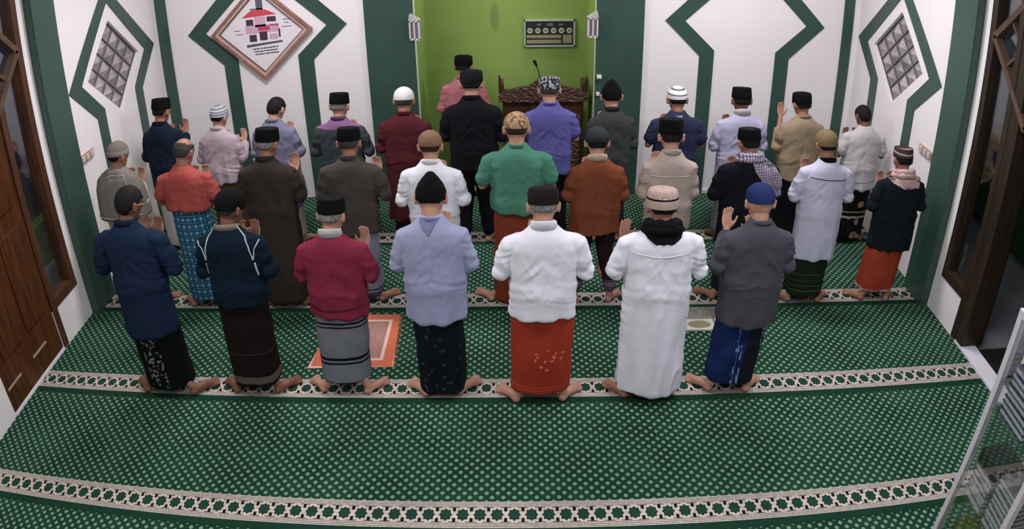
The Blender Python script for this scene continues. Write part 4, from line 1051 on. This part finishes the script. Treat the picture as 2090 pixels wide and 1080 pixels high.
# ---------------- middle row
def row_b():
    p = Person('person in a grey cap with a grey cloak over a cream robe', -3.36, 5.50, 1.56, W=.46, tw=.185, sw=.16, heels=[(-.13, -.05), (.13, -.05)], top=.02,
               hem=.14, skin='mid', yaw=-28, sleeve='long', seed=11, shirt=cloth('cream_robe', rgb(196, 186, 182), .03), pitch=.25)
    p.dome(cloth('grey_felt', rgb(128, 118, 112)), band=cloth('grey_felt_band', rgb(150, 138, 130)))
    gc = cloth('grey_cloak', rgb(134, 126, 122)); edge = cloth('cloak_edge', rgb(170, 158, 150))
    p.W0 = p.W; p.elbow = [Vector((sg * .20, 0, 1.05 * p.S)) for sg in (-1, 1)]
    # cloak: an outer, shorter layer
    S = p.S; bm = bmesh.new()
    loft(bm, [(0, .0, .93 * S, .235, .165 * S, 2.4), (0, 0, 1.05 * S, .235, .155 * S, 2.4), (0, 0, 1.2 * S, .222, .14 * S, 2.3), (0, -.005, 1.29 * S, .19, .118 * S), (0, -.01, 1.34 * S, .13, .09 * S), (0, -.01, 1.38 * S, .086, .078 * S)], 36)
    me = fuse(bm, VS, 5, .6); v = getv(me); n = getn(me); f = vnoise(np.c_[v[:, 0] * 12 + 3, v[:, 1] * 10, v[:, 2] * 3]); 
    setv(me, v + n * (.014 * (1 - np.abs(2 * f - 1)) - .005)[:, None]); v = getv(me); mesh_obj('cloak', me, gc, p.o)
    p.bvh = BVHTree.FromPolygons([Vector(q) for q in v], [tuple(q.vertices) for q in me.polygons])
    p.line('cloak_border', [(-.225, .965 * S), (-.1, .96 * S), (.1, .96 * S), (.225, .965 * S)], edge, .007, 'pale cloak border')
    p.line('cloak_fold', [(.10, 1.34 * S), (.15, 1.2 * S), (.17, .96 * S)], edge, .006)
    p.line('cloak_fold', [(-.16, 1.30 * S), (0, 1.345 * S), (.13, 1.33 * S)], edge, .004)
    p = Person('balding person in a coral red T-shirt and blue check sarong', -2.71, 5.46, 1.55, W=.61, tw=.205, sw=.165, heels=[(-.13, -.06), (.13, -.06)], top=.0,
               hem=.96, skin='mid', yaw=-15, sleeve='short', seed=12, shirt=cloth('coral_cotton', rgb(182, 82, 76)), sarhem=.10, hair='dgrey', bald=True, pitch=.35,
               lower=plaid('blue_check_sarong', rgb(22, 52, 84), rgb(34, 92, 136), rgb(104, 168, 196), .052, .062))
    p = Person('person in a black songkok and long dark brown robe', -1.99, 5.48, 1.61, W=.58, tw=.20, sw=.17, heels=[(-.13, -.06), (.13, -.06)], top=.03,
               hem=.10, skin='mid', yaw=-18, sleeve='long', seed=13, shirt=cloth('dark_brown_wool', rgb(68, 58, 54)), hair='grey', dua=.04, hx=.08)
    p.songkok(BLK); p.collar(cloth('dark_brown_wool', rgb(68, 58, 54)), .035)
    p = Person('person in a black songkok, grey-brown shirt and pale blue-grey sarong', -1.33, 5.54, 1.57, W=.60, tw=.20, sw=.155, heels=[(-.11, -.06), (.13, -.06)], top=.03,
               hem=.68, skin='mid', sleeve='long', seed=14, shirt=cloth('grey_brown_cotton', rgb(84, 76, 74)), hair='dgrey', dua=.0, hx=.10, sarhem=.09,
               lower=stripes_z('pale_blue_grey_sarong', rgb(134, 142, 160), [(.0, .13, rgb(60, 66, 84)), (.145, .16, rgb(40, 46, 66))], .04))
    p.songkok(BLK); p.collar(cloth('grey_brown_cotton', rgb(84, 76, 74)), .03)
    p = Person('person in a tan skullcap and white shirt in the middle row', -.68, 5.44, 1.55, W=.58, tw=.195, sw=.165, top=.015,
               hem=.72, skin='light', sleeve='long', seed=15, shirt=WHT, hair='brown', lower=cloth('dark_grey_sarong', rgb(60, 62, 74)), hairlow=.0)
    p.dome(cloth('tan_skullcap', rgb(142, 108, 86)), low=.01); p.collar(WHT, .03)
    p = Person('person in a tan embroidered cap, green T-shirt and rust orange sarong', -.02, 5.52, 1.66, W=.65, tw=.215, sw=.175, heels=[(-.21, -.06), (.12, -.06)], top=.015,
               hem=.87, skin='light', sleeve='short', seed=16, shirt=cloth('jade_green_jersey', rgb(80, 142, 120)), hair='brown', sarhem=.04,
               lower=stripes_z('rust_orange_sarong', rgb(150, 66, 34), [(.02, .05, rgb(110, 44, 22))], .06))
    p.dome(speck('tan_embroidery', rgb(176, 146, 118), rgb(120, 88, 66), 45, .52), low=.012); p.collar(cloth('jade_green_rib', rgb(68, 126, 104)), .018)
    p = Person('person in a dark grey cap, rust brown shirt and plum trousers', .60, 5.49, 1.55, W=.53, tw=.195, sw=.17, heels=[(-.12, -.06), (.12, -.06)], top=.02,
               hem=.68, skin='light', sleeve='long', seed=17, shirt=cloth('rust_brown_cotton', rgb(136, 72, 42)), legs='trousers', sarhem=.12, dua=-.02,
               lower=stripes_z('plum_trousers', rgb(52, 30, 38), [(.10, .24, rgb(104, 88, 104)), (.225, .235, rgb(60, 40, 56)), (.17, .18, rgb(70, 50, 66))]))
    p.dome(cloth('slate_felt', rgb(58, 64, 66)), band=cloth('slate_band', rgb(46, 50, 52))); p.collar(cloth('peach_collar', rgb(206, 176, 160)), .04, .004, 'pale collar')
    p = Person('person in a tall black songkok and beige long-sleeved shirt', 1.16, 5.44, 1.63, W=.49, tw=.185, sw=.165, top=.03,
               hem=.74, skin='light', sleeve='long', seed=18, shirt=cloth('beige_linen', rgb(184, 166, 156)), lower=cloth('light_grey_sarong', rgb(156, 146, 146)))
    p.songkok(BLK, .138); p.collar(cloth('beige_linen', rgb(184, 166, 156)), .035)
    p.line('yoke_seam', [(-.16, 1.20 * p.S), (0, 1.205 * p.S), (.16, 1.20 * p.S)], cloth('beige_seam', rgb(206, 190, 178)), .004)
    p = Person('person in a black robe with a purple-white checked scarf over his right shoulder', 1.815, 5.52, 1.55, W=.61, tw=.205, sw=.17, heels=[(-.17, -.06), (.14, -.06)], top=.03,
               hem=.34, skin='mid', yaw=8, sleeve='long', seed=19, shirt=cloth('blue_black_wool', rgb(26, 30, 40)), lower=cloth('dark_blue_grey', rgb(44, 50, 62)))
    p.songkok(BLK, .12)
    kf = plaid('purple_check_keffiyeh', rgb(206, 196, 212), rgb(146, 130, 160), rgb(84, 66, 96), .021, .021)
    p.scarf(kf, .024); p.drape('scarf_end', [(-.02, 1.385 * p.S), (.02, 1.28 * p.S), (.10, 1.17 * p.S), (.24, 1.03 * p.S)], [(.12, 1.37 * p.S), (.20, 1.30 * p.S), (.27, 1.20 * p.S), (.275, 1.05 * p.S)], kf, .014, .006, label='checked scarf end')
    p = Person('person in an olive tan cap, long white tunic and dark green sarong', 2.435, 5.44, 1.56, W=.57, tw=.19, sw=.165, heels=[(-.135, -.05), (.10, -.07)], top=.015,
               hem=.46, skin='mid', yaw=6, sleeve='three', seed=20, shirt=cloth('white_lilac_cotton', rgb(196, 194, 216), .02), sarhem=.09, dua=.05, hx=.08,
               lower=stripes_z('dark_green_sarong', rgb(38, 52, 34), [(.15, .16, rgb(78, 86, 58)), (.20, .205, rgb(86, 90, 60)), (.25, .255, rgb(70, 78, 50)), (.31, .316, rgb(76, 84, 56))], .08, (2, 2, 30)))
    p.dome(cloth('olive_tan_knit', rgb(132, 112, 78)), low=-.002); p.collar(BLK, .03, label='dark collar')
    p.line('yoke_seam', [(-.15, 1.235 * p.S), (0, 1.225 * p.S), (.18, 1.215 * p.S)], cloth('dark_grey_seam', rgb(70, 70, 80)), .0035)
    p = Person('person in a banded cap, pink shawl, black shirt and orange-red sarong', 3.155, 5.44, 1.46, W=.57, tw=.20, sw=.17, heels=[(-.155, -.05), (.045, -.08)], top=.03,
               hem=.54, skin='mid', sleeve='long', seed=21, shirt=cloth('black_blue_cotton', rgb(30, 38, 46)), sarhem=.13,
               lower=stripes_z('orange_red_sarong', rgb(180, 66, 34), [(.0, .145, rgb(206, 170, 160))], .08, (6, 6, 6)))
    p.songkok(bands('brown_white_bands', [rgb(70, 56, 52), rgb(78, 62, 58), rgb(176, 164, 156), rgb(72, 58, 54), rgb(60, 48, 46)], .05), .12)
    sm = plaid('pink_check_shawl', rgb(196, 160, 158), rgb(176, 128, 130), rgb(214, 196, 192), .03, .03)
    p.scarf(sm, .024); p.drape('shawl_end', [(-.16, 1.33 * p.S), (-.13, 1.30 * p.S), (-.02, 1.25 * p.S)], [(.13, 1.36 * p.S), (.16, 1.31 * p.S), (.14, 1.26 * p.S)], sm, .010, .006, 16, 8)

# ---------------- front row and imam
def row_c():
    y = 6.60
    p = Person('person in a black songkok and navy jacket, leftmost of the front row', -3.43, y, 1.60, W=.50, tw=.185, sw=.16, top=.03, hem=.70, skin='mid', yaw=-15, seed=31,
               shirt=cloth('navy_suit_wool', rgb(30, 42, 62)), lower=cloth('cream_sarong', rgb(206, 198, 196)), sarhem=.06, dua=.05, hx=.06)
    p.songkok(BLK); p.collar(cloth('navy_suit_wool', rgb(30, 42, 62)), .03)
    p = Person('person in a grey and white striped cap and pink shirt', -2.83, y, 1.48, W=.515, tw=.19, sw=.165, top=.015, hem=.72, skin='light', yaw=-20, seed=32,
               shirt=cloth('pale_pink_cotton', rgb(188, 166, 178)), lower=cloth('brown_sarong', rgb(92, 64, 54)), dua=.0, hx=.08)
    p.dome(bands('grey_white_bands', [rgb(120, 122, 130), rgb(190, 190, 194), rgb(110, 112, 124), rgb(170, 172, 178)], .05), low=.005); p.collar(cloth('pale_pink_collar', rgb(206, 186, 196)), .03)
    p = Person('bareheaded black-haired person in a grey-blue shirt', -2.265, y, 1.53, W=.52, tw=.195, sw=.165, top=.005, hem=.70, skin='light', yaw=-22, seed=33, hairlow=-.018,
               shirt=cloth('grey_blue_cotton', rgb(126, 126, 152)), lower=stripes_z('grey_banded_sarong', rgb(170, 164, 172), [(.42, .50, rgb(96, 94, 118)), (.55, .60, rgb(96, 94, 118))], .03), pitch=.5)
    p.collar(cloth('grey_blue_cotton', rgb(126, 126, 152)), .025)
    p = Person('person in a black songkok and dark grey shirt with a purple yoke', -1.64, y, 1.55, W=.59, tw=.20, sw=.165, top=.03, hem=.66, skin='light', yaw=-8, seed=34, hair='grey',
               shirt=stripes_z('grey_and_purple_shirt', rgb(70, 76, 82), [(1.215, 1.6, rgb(124, 88, 126))], .05), lower=cloth('dark_sarong', rgb(44, 44, 48)))
    p.songkok(BLK); p.collar(cloth('purple_collar', rgb(110, 78, 112)), .03)
    p = Person('person in a white skullcap and long maroon robe', -1.035, y, 1.57, W=.57, tw=.205, sw=.17, top=.015, hem=.30, skin='mid', seed=35,
               shirt=cloth('maroon_cotton', rgb(98, 38, 48)), lower=cloth('dark_maroon_sarong', rgb(58, 30, 34)), hair='dgrey')
    p.dome(cloth('white_knit', rgb(222, 220, 222), .02), low=.012); p.collar(cloth('maroon_cotton', rgb(98, 38, 48)), .03)
    p = Person('tall person in a black cap, black shirt and black trousers', -.42, y, 1.73, W=.61, tw=.215, sw=.175, top=.02, hem=.80, skin='light', seed=36,
               shirt=cloth('black_shirt_cotton', rgb(30, 30, 37)), lower=cloth('black_trouser_wool', rgb(28, 28, 34)), legs='trousers')
    p.flatcap(cloth('black_knit', rgb(36, 34, 40))); p.collar(cloth('black_shirt_cotton', rgb(30, 30, 37)), .035)
    p = Person('person in a black-white patterned cap, violet blue T-shirt and black trousers', .275, y, 1.66, W=.58, tw=.205, sw=.165, top=.02, hem=.76, skin='light', sleeve='short', seed=37,
               shirt=cloth('violet_blue_jersey', rgb(100, 98, 168)), lower=cloth('black_trouser_wool', rgb(28, 28, 34)), legs='trousers', hair='dgrey')
    p.flatcap(speck('black_white_knit', rgb(44, 44, 52), rgb(160, 158, 166), 42, .52)); p.collar(cloth('violet_blue_rib', rgb(82, 78, 158)), .018)
    p = Person('person in a peaked black cap and dark grey-green shirt before the dark green strip', .835, y, 1.61, W=.50, tw=.19, sw=.165, top=.04, hem=.66, skin='light', seed=38,
               shirt=cloth('grey_green_cotton', rgb(70, 72, 72)), lower=cloth('charcoal_trouser', rgb(46, 48, 52)), legs='trousers', hair='black')
    p.peak(BLK); p.collar(cloth('grey_green_dark', rgb(56, 58, 58)), .035)
    p = Person('person in a white cap with dark bands and a navy short-sleeved shirt', 1.435, y, 1.56, W=.60, tw=.205, sw=.165, top=.02, hem=.72, skin='mid', sleeve='short', seed=39,
               shirt=cloth('navy_print_cotton', rgb(54, 58, 88)), lower=cloth('dark_navy_sarong', rgb(34, 38, 52)))
    p.dome(bands('white_dark_bands', [rgb(220, 220, 222), rgb(214, 214, 218), rgb(96, 94, 98), rgb(218, 218, 220)], .045), low=.006)
    p.drape('printed_panel', [(-.03, 1.36 * p.S), (-.03, 1.28 * p.S)], [(.03, 1.36 * p.S), (.03, 1.28 * p.S)], speck('plaid_print', rgb(66, 74, 110), rgb(150, 152, 176), 40, .55), .004, .002, 6, 6, fold=0)
    p = Person('person in a black songkok and lavender-white shirt with a white collar', 2.04, y, 1.57, W=.57, tw=.195, sw=.165, top=.03, hem=.68, skin='dark', seed=40,
               shirt=cloth('lavender_white_cotton', rgb(178, 172, 202), .03), lower=cloth('pale_grey_sarong', rgb(150, 148, 158)))
    p.songkok(BLK); p.collar(cloth('white_collar', rgb(206, 200, 204)), .045, .004, 'white collar')
    p = Person('person in a black cap, khaki shirt and black trousers', 2.645, y, 1.54, W=.55, tw=.205, sw=.175, top=.02, hem=.68, skin='mid', yaw=12, seed=41, sleeve='three',
               shirt=cloth('khaki_cotton', rgb(158, 138, 110)), lower=cloth('black_trouser_wool', rgb(28, 28, 34)), dua=.16, hx=-.06)
    p.flatcap(BLK, .12); p.collar(cloth('khaki_cotton', rgb(158, 138, 110)), .025)
    p = Person('bareheaded person in a white T-shirt and black batik sarong, rightmost of the front row', 3.285, 6.56, 1.44, W=.57, tw=.19, sw=.17, heels=[(-.15, -.04), (.13, -.04)], top=.0, hem=.60, skin='dark', yaw=12, sleeve='short', seed=42, hairlow=-.018,
               shirt=cloth('white_tshirt_jersey', rgb(196, 190, 194), .02), sarhem=.06, pitch=.4,
               lower=motif('black_tan_batik', rgb(24, 20, 20), rgb(140, 116, 92), -.5, .5, .07, 1, 9, .34, [(.30, .32, rgb(170, 150, 130)), (.36, .37, rgb(170, 150, 130))]))
    p.line('hem_seam', [(-.19, .70), (0, .69), (.19, .70)], cloth('grey_seam', rgb(120, 118, 124)), .003)
    p = Person('person in a black cap and pink shirt standing alone at the lime green recess', -.575, 7.74, 1.59, W=.55, tw=.195, sw=.165, top=.02, hem=.70, skin='mid', yaw=-8, seed=43,
               shirt=cloth('rose_pink_cotton', rgb(190, 116, 126)), lower=cloth('white_sarong', rgb(170, 166, 172)))
    p.flatcap(BLK, .12); p.collar(cloth('rose_pink_cotton', rgb(190, 116, 126)), .03)
row_a(); row_b(); row_c()
